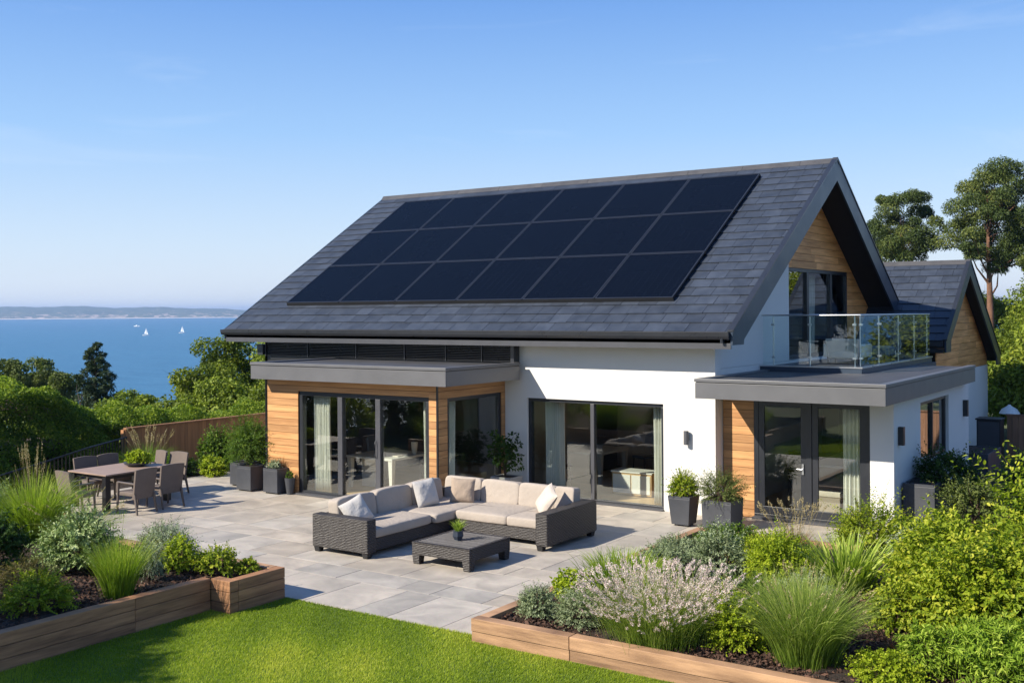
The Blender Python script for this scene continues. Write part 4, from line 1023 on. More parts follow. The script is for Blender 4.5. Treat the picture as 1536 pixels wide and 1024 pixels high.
# ================================================================== SETTING SURFACES
def struct(o): o['kind'] = 'structure'; return o
m = MB()
def pave(x0, x1, y0, y1):
    hs = []; y = y0
    seq = [1.2, .6, .9, .6, 1.2, .9]
    i = 0
    while y < y1 - .01:
        h = min(seq[i % len(seq)], y1 - y); i += 1
        x = x0 - random.uniform(0, .8)
        while x < x1:
            w = random.choice([.6, .9, .9, 1.2, 1.2]); a, b = max(x, x0), min(x + w, x1)
            if b - a > .05:
                dz = random.uniform(-.0012, .0012); m.box(a + .0045, b - .0045, y + .0045, y + h - .0045, -.04, dz)
            x += w
        y += h
pave(-21.3, -7.82, 10.8, 17.2); pave(-21.3, -4.9, 17.2, 19.5); 
m.box(-8.46, -4.9, 19.503, 19.8, -.04, 0)
struct(m.build('patio', M['paving'], None, .002))
jm = pm('paving_joint', (.05, .046, .04), .95, .2)
struct(MB().box(-21.3, -4.9, 10.8, 19.8, -.10, -.012).build('patio_base', jm, None))
# ground: one sheet sinking to the sea
def gz(x, y):
    a = np.clip((-24.2 - x), 0, None); b = np.clip(y - 78, 0, None); c = np.clip(-60 - y, 0, None) * 0
    left = np.clip(a, 0, 6) * .12 + np.clip(a - 6, 0, None) * .27
    z = -.08 - left - b * .3
    z = np.where((x < -20.5) & (y > 19.5), z - np.clip(-20.5 - x, 0, 4) * .15, z)
    return np.maximum(z, -24) + .0
gx = np.unique(np.concatenate([np.linspace(-400, -60, 20), np.linspace(-60, 40, 101), np.linspace(40, 500, 12)])); gy = np.unique(np.concatenate([np.linspace(-400, -20, 12), np.linspace(-20, 120, 141), np.linspace(120, 500, 12)]))
X, Y = np.meshgrid(gx, gy, indexing='ij'); Z = gz(X, Y)
I = np.arange(X.size).reshape(X.shape); Q = np.stack([I[:-1, :-1], I[1:, :-1], I[1:, 1:], I[:-1, 1:]], -1).reshape(-1, 4)
struct(npmesh('ground', np.stack([X, Y, Z], -1).reshape(-1, 3), [Q], [RNG.random(len(Q))], M['ground'], smooth=True))
struct(MB().box(-11.58, 8, -14, 10.79, -.07, -.012).build('lawn', M['lawn'], None))
struct(MB().box(-4.9, 8, 17.25, 36, -.07, -.02).build('planted_soil', M['soil'], None))
struct(MB().box(-23.4, -21.3, 12, 27, -.3, .0).build('border_soil', M['soil'], None))
struct(MB().box(-9000, 9000, -9000, 9000, -20.9, -20).build('sea', M['sea'], None))
# far coast
def coast(name, az0, az1, dist, hfun, depth=500, mat='hill'):
    n = 160; V = []; F = []; rows = 7
    for i in range(n + 1):
        az = az0 + (az1 - az0) * i / n        # px in photo space along the horizon: direction only
        r = (az - 768) / 1621; c, s = math.cos(math.radians(34.1)), math.sin(math.radians(34.1))
        dx, dy = r * c - s, r * s + c; L = math.hypot(dx, dy); dx /= L; dy /= L
        h = hfun(az)
        for j in range(rows):
            q = j / (rows - 1); dd = dist + depth * q
            zz = -20.3 + (h + 20.3) * (1 - (1 - q) ** 2.2) + (0 if j in (0,) else 3 * math.sin(i * 1.7 + j) * q * (1 - q))
            V.append((dx * dd, dy * dd, zz))
    for i in range(n):
        for j in range(rows - 1):
            F.append((i * rows + j, (i + 1) * rows + j, (i + 1) * rows + j + 1, i * rows + j + 1))
    return struct(MB().add(V, F, .5).build(name, M[mat], None, smooth=True))
def h1(a):
    t = max(0, min(1, (395 - a) / 150)); return 3 + (t ** .6) * (38 + 4 * math.sin(a * .021) + 3 * math.sin(a * .057 + 1) + 1.2 * math.sin(a * .21)) - 20 * (t == 0)
def h2(a): return 30 + 4 * math.sin(a * .013) + 2 * math.sin(a * .05)
coast('headland', -420, 400, 5600, h1, 700)
coast('distant_hills', -420, 1900, 8000, h2, 500)

# boats
def sailboat(label, x, y, L, H, rot):
    t = thing('sailboat', label, 'sailboat', (x, y, -20), 0, 'sailing boats on the bay')
    def R(p): 
        c, s = math.cos(rot), math.sin(rot); return (x + p[0] * c - p[1] * s, y + p[0] * s + p[1] * c, -20 + p[2])
    m = MB(); st = [(-.5, .32), (-.3, .42), (.1, .42), (.35, .25), (.5, .02)]
    V = []; 
    for u, w in st: V += [R((u * L, -w * L * .35, 1.1)), R((u * L, -w * L * .2, -.2)), R((u * L, w * L * .2, -.2)), R((u * L, w * L * .35, 1.1))]
    F = [(i * 4 + k, (i + 1) * 4 + k, (i + 1) * 4 + (k + 1) % 4, i * 4 + (k + 1) % 4) for i in range(4) for k in range(4)] + [(0, 1, 2, 3)]
    m.add(V, F, .5); part('hull', m, 'white', t)
    part('mast', MB().tube([R((.05 * L, 0, 1)), R((.05 * L, 0, H))], .08, 6), 'steel', t)
    part('sail', MB().add([R((.03 * L, 0, 1.8)), R((-.26 * L, .3, 1.9)), R((.03 * L, 0, H * .98)), R((.03 * L, .06, 1.8)), R((-.26 * L, .36, 1.9)), R((.03 * L, .06, H * .98))], [(0, 1, 2), (3, 5, 4), (0, 3, 4, 1), (1, 4, 5, 2), (2, 5, 3, 0)], .5), 'sailwhite', t, label='white mainsail')
    part('sail', MB().add([R((.08 * L, 0, 1.5)), R((.30 * L, -.2, 1.3)), R((.07 * L, 0, H * .8)), R((.08 * L, .06, 1.5)), R((.30 * L, -.14, 1.3)), R((.07 * L, .06, H * .8))], [(0, 1, 2), (3, 5, 4), (0, 3, 4, 1), (1, 4, 5, 2), (2, 5, 3, 0)], .5), 'sailwhite', t, label='white foresail')
sailboat('nearer white sailing boat on the bay, left of the other one', -990, 751, 7.6, 8.2, .62)
sailboat('white sailing boat on the bay nearer the house roof', -1060, 856, 7.8, 8.8, .62)
t = thing('motor_boat', 'tiny white motor boat farther out on the bay', 'motor boat', (-1697, 1267, -20))
part('hull', MB().prism_z([(-1701, 1263.5), (-1692, 1269), (-1693.5, 1272), (-1702, 1266)], -20.2, -18.6), 'white', t, bevel=.2)
part('cabin', MB().box(-1698, -1695, 1266, 1268.5, -18.6, -17.2), 'white', t, bevel=.2)

# ================================================================== PLANTS
def unit(a): return a / np.maximum(np.linalg.norm(a, axis=-1, keepdims=True), 1e-9)
def rdir(n, zmin=-1.0):
    z = RNG.uniform(zmin, 1, n); a = RNG.uniform(0, 2 * PI, n); r = np.sqrt(1 - z * z)
    return np.stack([r * np.cos(a), r * np.sin(a), z], -1)
def leaves(P0, D, Nn, Ln, Wd, fold=.18, droop=.12, big=False):
    D = unit(D); W = unit(np.cross(D, Nn)); U = np.cross(W, D); n = len(P0)
    Ln = np.broadcast_to(Ln, (n,))[:, None]; Wd = np.broadcast_to(Wd, (n,))[:, None]
    tip = P0 + D * Ln - np.array([0, 0, 1]) * Ln * droop
    if not big:
        mid = P0 + D * Ln * .45
        l = mid - W * Wd / 2 + U * Wd * fold; r = mid + W * Wd / 2 + U * Wd * fold
        V = np.stack([P0, r, tip, l], 1).reshape(-1, 3); b = np.arange(n)[:, None] * 4
        return V, [np.concatenate([b + [0, 1, 2], b + [0, 2, 3]], 1).reshape(-1, 3)], 2
    a = P0 + D * Ln * .28; c = P0 + D * Ln * .68 - np.array([0, 0, 1]) * Ln * droop * .4
    V = np.stack([P0, a + W * Wd * .42 + U * Wd * fold, c + W * Wd * .38 + U * Wd * fold * .8, tip, c - W * Wd * .38 + U * Wd * fold * .8, a - W * Wd * .42 + U * Wd * fold], 1).reshape(-1, 3)
    b = np.arange(n)[:, None] * 6
    return V, [np.concatenate([b + [0, 1, 2, 3], b + [0, 3, 4, 5]], 1).reshape(-1, 4)], 2
def ribbons(C, Wd, side):
    """C (n,m,3) centre lines, Wd (n,m), side (n,3)"""
    n, m, _ = C.shape
    A = C - side[:, None, :] * Wd[..., None] / 2; B = C + side[:, None, :] * Wd[..., None] / 2
    V = np.stack([A, B], 2).reshape(-1, 3)
    b = (np.arange(n) * m * 2)[:, None] + (np.arange(m - 1) * 2)[None]
    Q = np.stack([b, b + 1, b + 3, b + 2], -1).reshape(-1, 4)
    return V, [Q], m - 1
def mesh_leaves(name, pack, t, mat, parent):
    V, G, k = pack; return npmesh(name, V, G, [np.repeat(np.clip(t, 0, 1), k)], mat, parent)
def lumpf(u, nl, amp, rs):
    d = unit(rs.normal(size=(nl, 3))); k = rs.uniform(.4, 1, nl)
    return 1 - amp * .5 + amp * np.max(np.exp(-((1 - u @ d.T)) * 9) * k[None], axis=1)

PID = [0]
def shrub(name, label, x, y, z, rx, ry, h, mat, shoots=300, per=14, ll=.04, lw=.022, lump=.35, nl=14, spread=.8, up=.1, start=.25, t0=.4, stem='brownstem', big=False, group=None, cat='shrub', wild=.15, inner=True, droop=.12, flat=.5):
    PID[0] += 1; rs = np.random.default_rng(PID[0] * 13)
    t = thing(name, label, cat, (x, y, z), 0, group)
    c = np.array([x, y, z + h * .30]); R = np.array([rx, ry, h * .70])
    u = rdir(shoots, -.42)
    f = lumpf(u, nl, lump, rs) * (1 + wild * RNG.normal(size=shoots) * .5)
    # a few strays
    st = RNG.random(shoots) < .05; f[st] *= 1 + wild * 1.2
    depth = RNG.uniform(.70, 1.0, shoots) if inner else RNG.uniform(.9, 1, shoots)
    T = c + u * R * (f * depth)[:, None]; T[:, 2] = np.maximum(T[:, 2], z + .02)
    S = c + u * R * start + RNG.normal(size=(shoots, 3)) * .04 * rx; S[:, 2] -= h * .12; S[:, 2] = np.maximum(S[:, 2], z)
    Mi = (S + T) / 2 + np.array([0, 0, 1]) * up * h
    s = np.linspace(t0, 1, per)[None, :, None] + RNG.uniform(-.02, .02, (shoots, per, 1))
    P0 = (1 - s) ** 2 * S[:, None] + 2 * s * (1 - s) * Mi[:, None] + s * s * T[:, None]
    Tg = unit(2 * (1 - s) * (Mi - S)[:, None] + 2 * s * (T - Mi)[:, None])
    rnd = unit(np.cross(Tg, RNG.normal(size=P0.shape)))
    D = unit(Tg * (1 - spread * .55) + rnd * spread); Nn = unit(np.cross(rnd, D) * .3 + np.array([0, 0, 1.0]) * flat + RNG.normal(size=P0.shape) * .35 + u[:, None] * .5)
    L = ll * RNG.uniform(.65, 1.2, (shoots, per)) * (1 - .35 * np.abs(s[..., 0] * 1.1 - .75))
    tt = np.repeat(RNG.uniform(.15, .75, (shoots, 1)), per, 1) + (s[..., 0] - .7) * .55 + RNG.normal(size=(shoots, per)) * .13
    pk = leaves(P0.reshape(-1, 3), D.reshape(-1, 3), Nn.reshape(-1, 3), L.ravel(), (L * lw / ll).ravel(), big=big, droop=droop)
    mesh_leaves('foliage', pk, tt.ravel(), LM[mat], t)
    ns = min(shoots, 90); idx = RNG.choice(shoots, ns, replace=False); q = np.linspace(0, .97, 5)[None, :, None]
    base = np.array([x, y, z]) + RNG.normal(size=(ns, 3)) * np.array([rx * .08, ry * .08, 0])
    C = (1 - q) ** 2 * base[:, None] + 2 * q * (1 - q) * Mi[idx][:, None] + q * q * T[idx][:, None]
    wd = np.linspace(.009, .003, 5)[None].repeat(ns, 0) * (1 + rx)
    mesh_leaves('stems', ribbons(C, wd, unit(RNG.normal(size=(ns, 3)))), RNG.random(ns), M[stem], t)
    return t

def grass(name, label, x, y, z, r0, spread, h, n, mat, wd=.006, droop=.45, segs=7, lean=1.0, seeds=0, seedmat='straw', seedlen=.12, seedh=1.15, group=None, cat='ornamental grass', seedw=.01, seedlean=.5, minlen=.55, fl='seed_heads', seedmin=.75):
    t = thing(name, label, cat, (x, y, z), 0, group)
    def curves(n, hh, ln, dr, mn):
        a = RNG.uniform(0, 2 * PI, n); l = np.sqrt(RNG.random(n)) * ln; L = hh * RNG.uniform(mn, 1, n)
        b = np.stack([np.cos(a) * l * r0, np.sin(a) * l * r0, np.zeros(n)], -1) + RNG.normal(size=(n, 3)) * np.array([r0 * .2, r0 * .2, 0]) + np.array([x, y, z])
        s = np.linspace(0, 1, segs)[None]
        hz = spread * l[:, None] * L[:, None] / hh * (s * .5 + .5 * s ** 2); vt = L[:, None] * (s - dr * (l[:, None] ** 1.5) * s ** 2.6)
        a2 = a[:, None] + RNG.normal(size=(n, 1)) * .25 + RNG.normal(size=(n, 1)) * .3 * s
        C = b[:, None] + np.stack([np.cos(a2) * hz, np.sin(a2) * hz, vt], -1)
        return C, a
    C, a = curves(n, h, lean, droop, minlen)
    w = wd * RNG.uniform(.6, 1.2, (n, 1)) * (1 - np.linspace(0, 1, segs)[None] ** 2.5 * .93)
    side = unit(np.stack([-np.sin(a), np.cos(a), np.zeros(n)], -1) + RNG.normal(size=(n, 3)) * .5)
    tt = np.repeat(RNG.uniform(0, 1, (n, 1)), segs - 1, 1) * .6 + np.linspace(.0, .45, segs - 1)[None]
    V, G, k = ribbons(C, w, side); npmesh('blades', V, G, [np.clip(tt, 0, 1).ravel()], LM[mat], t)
    if seeds:
        C, a = curves(seeds, h * seedh, seedlean, droop * .5, seedmin)
        w = np.full((seeds, segs), .0035); V, G, k = ribbons(C, w, unit(RNG.normal(size=(seeds, 3))))
        npmesh('stalks', V, G, [RNG.random(seeds * (segs - 1))], LM['straw' if seedmat == 'straw' else mat], t)
        per = 26; q = RNG.uniform(0, 1, (seeds, per)); tipv = C[:, -1] - C[:, -2]; tl = np.linalg.norm(tipv, axis=1); td = tipv / tl[:, None]
        P0 = C[:, -1][:, None] - td[:, None] * (q * seedlen)[..., None]
        rn = unit(np.cross(td[:, None].repeat(per, 1), RNG.normal(size=(seeds, per, 3))))
        P0 = P0 + rn * (seedw * .4 * np.sin(q * PI) ** .5)[..., None]
        D = unit(td[:, None] * 1.1 + rn * .8); L = seedw * 1.8 * (.5 + np.sin(q * PI))
        mesh_leaves(fl, leaves(P0.reshape(-1, 3), D.reshape(-1, 3), RNG.normal(size=(seeds * per, 3)), L.ravel(), (L * .45).ravel()), RNG.random(seeds * per), LM[seedmat], t)
    return t

def clumpcloud(cs, rs_, n, ll, lw, squash=.75, tbias=None):
    """leaves on a set of clump ellipsoids"""
    k = len(cs); idx = RNG.integers(0, k, n); u = rdir(n, -.75); rr = rs_[idx][:, None] * RNG.uniform(.5, 1.05, (n, 1))
    P0 = cs[idx] + u * rr * np.array([1, 1, squash]); D = unit(np.cross(u, RNG.normal(size=(n, 3))) + u * .55 + np.array([0, 0, -.15])); Nn = unit(u + RNG.normal(size=(n, 3)) * .5)
    L = ll * RNG.uniform(.6, 1.25, n); tb = RNG.uniform(.15, .7, k)
    return leaves(P0, D, Nn, L, L * lw / ll), tb[idx] + RNG.normal(size=n) * .16
def tree(name, label, x, y, z, H, crown_c, crown_r, mat, nclump=60, cr=.7, n=22000, ll=.16, lw=.09, bark='bark', tr=.18, squash=.75, shape='ball', bare=.4, cat='tree', group=None, lean=(0, 0), limbs=None, cmin=.35, forks=True):
    t = thing(name, label, cat, (x, y, z), 0, group)
    cc = np.array([x + crown_c[0], y + crown_c[1], z + crown_c[2]]); R = np.array(crown_r)
    if shape == 'ball':
        u = rdir(nclump, -.7); q = RNG.uniform(cmin, 1, nclump) ** .6; cs = cc + u * R * q[:, None]
    elif shape == 'cone':
        q = 1 - ((np.arange(nclump) + .5) / nclump) ** .62; a = np.arange(nclump) * 2.4 + RNG.normal(size=nclump) * .3; rad = (1 - q) ** .9 * RNG.uniform(.25, 1.2, nclump) + .02
        cs = cc + np.stack([np.cos(a) * rad * R[0], np.sin(a) * rad * R[1], (q * 2 - 1) * R[2]], -1)
    elif shape == 'pine':
        q = RNG.random(nclump); a = RNG.uniform(0, 2 * PI, nclump); rad = np.sqrt(RNG.uniform(.05, 1, nclump)) * (.62 + .55 * np.sin(np.clip(q, 0, 1) * PI * .9 + .2))
        lev = .5 * q + .5 * np.round(q * 4) / 4 + RNG.normal(size=nclump) * .05
        cs = cc + np.stack([np.cos(a) * rad * R[0], np.sin(a) * rad * R[1], (lev * 2 - 1) * R[2] + .3 * (1 - rad)], -1)
    rr = cr * RNG.uniform(.55, 1.25, nclump)
    if shape == 'cone': rr = rr * (.5 + .65 * (1 - q))
    pk, tt = clumpcloud(cs, rr, n, ll, lw, squash)
    mesh_leaves('crown', pk, tt, LM[mat], t)
    m = MB(); top = np.array([x + lean[0], y + lean[1], z + H * .93]); base = np.array([x, y, z])
    path = [base + (top - base) * s + np.array([math.sin(s * 5 + x) * .12, math.cos(s * 4 + y) * .12, 0]) * (H / 10) * (s > 0) * (.4 if shape == 'pine' else 1) for s in np.linspace(0, 1, 9)]
    m.tube(path, [tr * (1.25 if i == 0 else 1 - .85 * i / 8) for i in range(9)], 10)
    nl = limbs or min(nclump, 26)
    for i in RNG.choice(nclump, min(nl, nclump), replace=False):
        c = cs[i]; s = np.clip((c[2] - z) / H - .16 * RNG.uniform(.4, 1.2), bare * .8, .9); p0 = base + (top - base) * s
        mid = (p0 + c) / 2 + np.array([RNG.normal() * .15, RNG.normal() * .15, -.05 * np.linalg.norm(c - p0) + .0])
        r = tr * (1 - .8 * s) * .5; m.tube([p0, p0 * .6 + mid * .4, mid, c], [r, r * .75, r * .55, r * .18], 6)
        if forks:
            for _ in range(2):
                e = c + RNG.normal(size=3) * cr * .6; m.tube([mid, (mid + e) / 2 + RNG.normal(size=3) * .05, e], [r * .4, r * .3, r * .1], 5)
    m.build('trunk', M[bark], t, smooth=True)
    return t

# ---- left raised bed (soil at .36)
Z1 = .36
grass('feather_grass', 'tall lime feather grass in front of the near dining chair', -16.25, 10.15, Z1, .28, .85, 1.30, 1500, 'grasslime', wd=.011, droop=.42, seeds=26, seedh=1.28, seedlean=.25, seedlen=.3, seedw=.009)
grass('feather_grass', 'arching grey-green grass leaning over the patio by the near dining chair', -15.35, 10.35, Z1, .22, .85, .80, 650, 'grassgrey', wd=.008, droop=.55, seeds=24, seedh=1.2, seedlean=.9)
shrub('flowering_shrub', 'airy shrub with tiny white flowers at the left edge of the photo', -17.9, 10.2, Z1, .75, .6, 1.0, 'pale', 420, 14, .05, .022, wild=.35, cat='shrub')
grass('flowering_grass', 'pale seed-headed grass at the far left behind the white-flowered shrub', -18.9, 10.4, Z1, .3, .7, 1.1, 500, 'grassgrey', wd=.008, seeds=60, seedw=.011)
shrub('dark_shrub', 'dark green leafy shrub in the shade at the left edge of the bed', -15.05, 8.75, Z1, .62, .55, .85, 'dark', 420, 14, .055, .036, lump=.5)
shrub('leafy_shrub', 'mid-green broad-leaved shrub between the dark shrub and the tall feather grass', -16.6, 9.3, Z1, .5, .5, .9, 'green', 320, 14, .06, .034, lump=.4)
shrub('variegated_shrub', 'rounded shrub with pale-edged leaves left of the bright grass clump', -13.70, 9.25, Z1, .74, .56, .90, 'pale', 700, 16, .055, .026, lump=.45, big=True, wild=.2)
grass('grass_clump', 'upright bright green grass clump rising from the bed edge', -12.08, 8.72, Z1 - .03, .15, .50, .92, 900, 'grasslime', wd=.0085, droop=.22, minlen=.6, seeds=10, seedh=1.45, seedlean=.2, seedmat='grass', seedw=.006)
shrub('silver_bush', 'silvery grey-green bush at the patio side of the left bed', -13.10, 10.25, Z1, .66, .42, .66, 'silver', 800, 16, .036, .012, lump=.35)
shrub('lavender', 'wispy grey-green lavender between the bright grass and the yellow-green shrub', -12.35, 9.42, Z1, .27, .25, .58, 'silver', 260, 18, .034, .006, up=.35, spread=.45, start=.1, t0=.2, wild=.3, cat='lavender')
shrub('leafy_shrub', 'small yellow-green shrub behind the wispy lavender', -12.48, 9.95, Z1, .34, .32, .55, 'lime', 200, 13, .05, .03, lump=.4)
shrub('low_shrub', 'low glossy evergreen in the end box, the larger of the two', -11.95, 10.2, Z1, .42, .38, .42, 'yellow', 260, 12, .038, .026, lump=.4)
shrub('low_shrub', 'low glossy evergreen at the corner of the end box, the smaller of the two', -11.58, 10.45, Z1, .20, .20, .24, 'yellow', 110, 12, .034, .024, lump=.4)
shrub('mottled_shrub', 'mottled green and bronze shrub near the sleepers at the lower left', -12.30, 7.72, Z1, .56, .52, .56, 'yellow', 420, 14, .036, .024, lump=.5)
shrub('bronze_shrub', 'bronze-tinged fine-leaved shrub behind the mottled shrub', -13.1, 8.05, Z1, .50, .42, .58, 'bronze', 420, 15, .034, .014, lump=.35)
shrub('grey_shrub', 'blue-grey narrow-leaved plant at the lower left edge', -12.9, 6.95, Z1, .42, .42, .42, 'sage', 260, 14, .06, .010, lump=.3)
shrub('dark_shrub', 'dark low shrub filling the bed behind the bronze-tinged plant', -14.6, 7.6, Z1, .6, .5, .6, 'dark', 300, 13, .05, .032)
shrub('leafy_shrub', 'dark green filler shrub behind the bright grass clump', -12.9, 9.55, Z1, .40, .35, .42, 'dark', 220, 12, .045, .028)
# ---- right raised bed (soil at .21)
Z2 = .21
shrub('sage_bush', 'first small grey sage bush from the bed corner, the smaller of the pair', -7.28, 11.27, Z2, .30, .27, .45, 'sage', 430, 15, .030, .012, lump=.3)
shrub('sage_bush', 'second grey sage bush from the bed corner, rounder and larger', -6.62, 11.20, Z2, .38, .34, .56, 'sage', 620, 15, .028, .011, lump=.2)
shrub('leafy_shrub', 'small lime parsley-like plant behind the two sage bushes', -7.25, 12.2, Z2, .42, .34, .42, 'lime', 260, 11, .06, .042, lump=.35, group=None)
grass('grass_clump', 'short lime grass clump behind the pink flowers at the patio edge', -6.95, 12.95, Z2, .42, .42, .62, 800, 'grasslime', wd=.016, droop=.25, minlen=.6)
grass('pink_flowering_clump', 'big mound of pale pink flower spikes above green stems', -5.62, 11.32, Z2, .46, .50, .82, 3600, 'grassgrey', wd=.006, droop=.42, minlen=.22, seeds=1150, seedmat='pink', seedh=1.14, seedlean=1.15, seedlen=.13, seedw=.010, seedmin=.42, fl='flower_spikes', cat='flowering plant')
shrub('sage_bush', 'grey-green bush right behind the pink flowers, nearest the patio', -6.80, 13.85, Z2, .50, .45, .58, 'sage', 620, 14, .042, .015, lump=.35)
shrub('sage_bush', 'taller green-grey bush between the pink flowers and the yellow-green ball', -6.10, 14.2, Z2, .52, .48, .78, 'sage', 620, 15, .045, .017, lump=.35, wild=.3)
shrub('golden_shrub', 'yellow-green rounded shrub in the middle of the right bed', -5.25, 14.15, Z2, .58, .50, .88, 'lime', 800, 15, .04, .024, lump=.45)
shrub('golden_shrub', 'small lime ball shrub by the sleepers, between the pink flowers and the big grass', -4.72, 11.42, Z2, .36, .34, .70, 'lime', 620, 14, .034, .022, lump=.35)
grass('fountain_grass', 'large arching green fountain grass by the sleepers', -3.93, 11.40, Z2, .26, .80, 1.18, 2600, 'grassgrey', wd=.007, droop=.45, seeds=40, seedmat='straw', seedh=1.0, seedlean=1.0, seedlen=.16, seedw=.009)
grass('fountain_grass', 'fine grey-green grass just left behind the large fountain grass', -4.75, 12.45, Z2, .2, .55, .8, 700, 'grassgrey', wd=.007, droop=.4)
grass('red_grass', 'reddish bronze grass tuft near the glazed doors', -5.75, 16.1, Z2, .14, .42, .55, 520, 'red', wd=.007, droop=.35, seeds=30, seedh=1.2, seedw=.008)
grass('dry_grass', 'thin dry seed stalks in front of the glazed doors', -5.95, 16.85, Z2, .3, .45, .42, 120, 'straw', wd=.004, droop=.3, seeds=60, seedh=1.9, seedw=.01, seedlean=.9)
grass('iris_clump', 'broad-bladed yellow-green iris clump behind the large fountain grass', -4.45, 14.55, Z2, .26, .70, .88, 330, 'iris', wd=.034, droop=.28, minlen=.65, cat='iris')
shrub('leafy_shrub', 'bright green fine-leaved shrub hiding the foot of the white pier', -4.95, 17.55, 0, .85, .62, 1.0, 'yellow', 800, 16, .048, .024, lump=.5, wild=.25)
shrub('silver_bush', 'soft grey-green bush right of the bright green shrub', -3.85, 17.0, .1, .75, .6, .78, 'silver', 620, 16, .045, .016, lump=.3)
shrub('dark_shrub', 'dark evergreen shrub growing from the long planter under the side window', -4.62, 21.35, .5, .75, .8, .95, 'dark', 520, 14, .06, .036, lump=.5, wild=.25)
shrub('leafy_shrub', 'mid-green shrub between the side wall planter and the tall yellow-green bushes', -3.9, 20.1, 0, .7, .7, 1.35, 'olive', 480, 14, .06, .034, lump=.5, wild=.3)
shrub('tall_shrub', 'tall yellow-green bush at the right edge of the photo, topmost of the group', -1.75, 16.1, 0, 1.2, 1.1, 2.15, 'yellow', 1300, 15, .080, .046, lump=.5, nl=22, wild=.3, big=True)
shrub('tall_shrub', 'broad yellow-green bush in front of the topmost one, leaning left', -2.95, 14.6, Z2, 1.05, .9, 1.3, 'yellow', 1300, 15, .074, .042, lump=.5, nl=22, wild=.25, big=True)
shrub('tall_shrub', 'rounded yellow-green bush nearest the lower right corner', -2.3, 13.3, Z2, 1.05, .9, 1.25, 'yellow', 1300, 15, .070, .040, lump=.5, nl=22, wild=.2, big=True)
shrub('tall_shrub', 'loose yellow-green bush behind the topmost one, cut by the right edge', -1.6, 20.3, 0, 1.3, 1.2, 2.1, 'yellow', 1000, 15, .065, .035, lump=.5, nl=22, wild=.35)
shrub('tall_shrub', 'leafy bush in front of the dark board fence at the right', -3.4, 24.5, 0, 1.0, 1.0, 1.25, 'olive', 600, 14, .07, .038, lump=.5, wild=.35)
shrub('fern', 'green fern-like plant with feathery leaves in the lower right corner', -2.05, 11.75, Z2, .72, .62, .80, 'fern', 420, 20, .085, .020, lump=.35, spread=.95, start=.05, t0=.25, big=True, up=.2, cat='fern', stem='stem')
shrub('low_shrub', 'low lime shrub at the bottom edge left of the fern', -3.02, 11.22, Z2, .42, .35, .36, 'lime', 420, 13, .036, .022, lump=.4)
shrub('pale_plant', 'pale green leafy plant between the low lime shrub and the fern', -2.75, 11.65, Z2, .34, .32, .58, 'fern', 240, 15, .055, .018, up=.3)
grass('red_grass', 'patch of dry reddish stems on the mulch behind the low lime shrub', -3.1, 12.35, Z2, .2, .25, .16, 160, 'red', wd=.006)
shrub('leafy_shrub', 'low grey-green filler by the patio edge behind the grey-green bush', -7.15, 15.0, Z2, .42, .42, .40, 'sage', 380, 14, .042, .016, lump=.35)
shrub('leafy_shrub', 'mid-green filler shrub near the back corner of the right bed', -6.75, 16.1, Z2, .60, .55, .42, 'green', 480, 14, .048, .026, lump=.4)
shrub('leafy_shrub', 'low lime filler between the golden shrub and the red grass', -5.95, 15.3, Z2, .55, .50, .50, 'yellow', 420, 14, .045, .024, lump=.4)
shrub('leafy_shrub', 'green filler behind the small lime ball shrub', -5.15, 12.6, Z2, .50, .45, .55, 'green', 420, 14, .05, .026, lump=.4)
shrub('leafy_shrub', 'grey-green filler between the fountain grass and the iris clump', -4.6, 13.3, Z2, .5, .45, .55, 'sage', 420, 14, .045, .017, lump=.4)
shrub('leafy_shrub', 'bright filler left of the iris clump foot', -5.3, 15.3, Z2, .45, .4, .45, 'olive', 320, 13, .05, .026, lump=.4)
shrub('leafy_shrub', 'bright green filler right of the iris clump', -3.7, 15.6, Z2, .55, .5, .75, 'yellow', 520, 14, .05, .026, lump=.4)
shrub('leafy_shrub', 'yellow-green filler behind the patch of dry reddish stems', -3.35, 13.2, Z2, .5, .45, .6, 'yellow', 420, 14, .055, .03, lump=.4)
shrub('leafy_shrub', 'low grey-green filler between the small lime ball and the fountain grass', -4.40, 12.15, Z2, .42, .36, .42, 'sage', 300, 14, .04, .016, lump=.35)
# ---- planter plants
shrub('feathery_bush', 'big feathery grey-green bush in the two square planters left of the cedar wall', -18.85, 17.12, .50, .70, .52, 1.15, 'green', 1100, 16, .060, .016, lump=.45, wild=.35, up=.2, cat='bush')
shrub('succulent', 'low grey-green plant in the square planter beside the cedar corner', -17.88, 16.96, .54, .24, .20, .20, 'silver', 150, 12, .03, .018)
grass('grass_tuft', 'bronze grass tuft at the back of the square planter by the cedar corner', -17.75, 17.04, .54, .06, .3, .38, 70, 'red', wd=.006, droop=.4)
shrub('red_flowers', 'small red-flowered plant in the slim dark pot', -17.42, 16.96, .34, .10, .10, .22, 'green', 50, 8, .03, .02)
o = npmesh; 
shrub('leafy_bush', 'rounded light green bush in the tapered dark planter', -8.66, 18.46, .52, .34, .32, .55, 'yellow', 460, 14, .034, .02, lump=.4, wild=.3)
shrub('flowering_bush', 'wide pale-tipped bush in the dark planter by the cedar strip', -7.93, 18.50, .46, .52, .46, .68, 'olive', 520, 15, .036, .014, lump=.4, wild=.3)
shrub('herb_plant', 'bright green leafy herbs in the bowl on the dining table', -19.62, 14.62, .80, .33, .28, .28, 'lime', 200, 11, .06, .042, lump=.4, cat='potted plant')
grass('grass_plant', 'small spiky lime plant in the blue-black pot', -10.41, 13.80, .49, .04, .20, .24, 110, 'iris', wd=.010, droop=.45, minlen=.5, cat='potted plant')
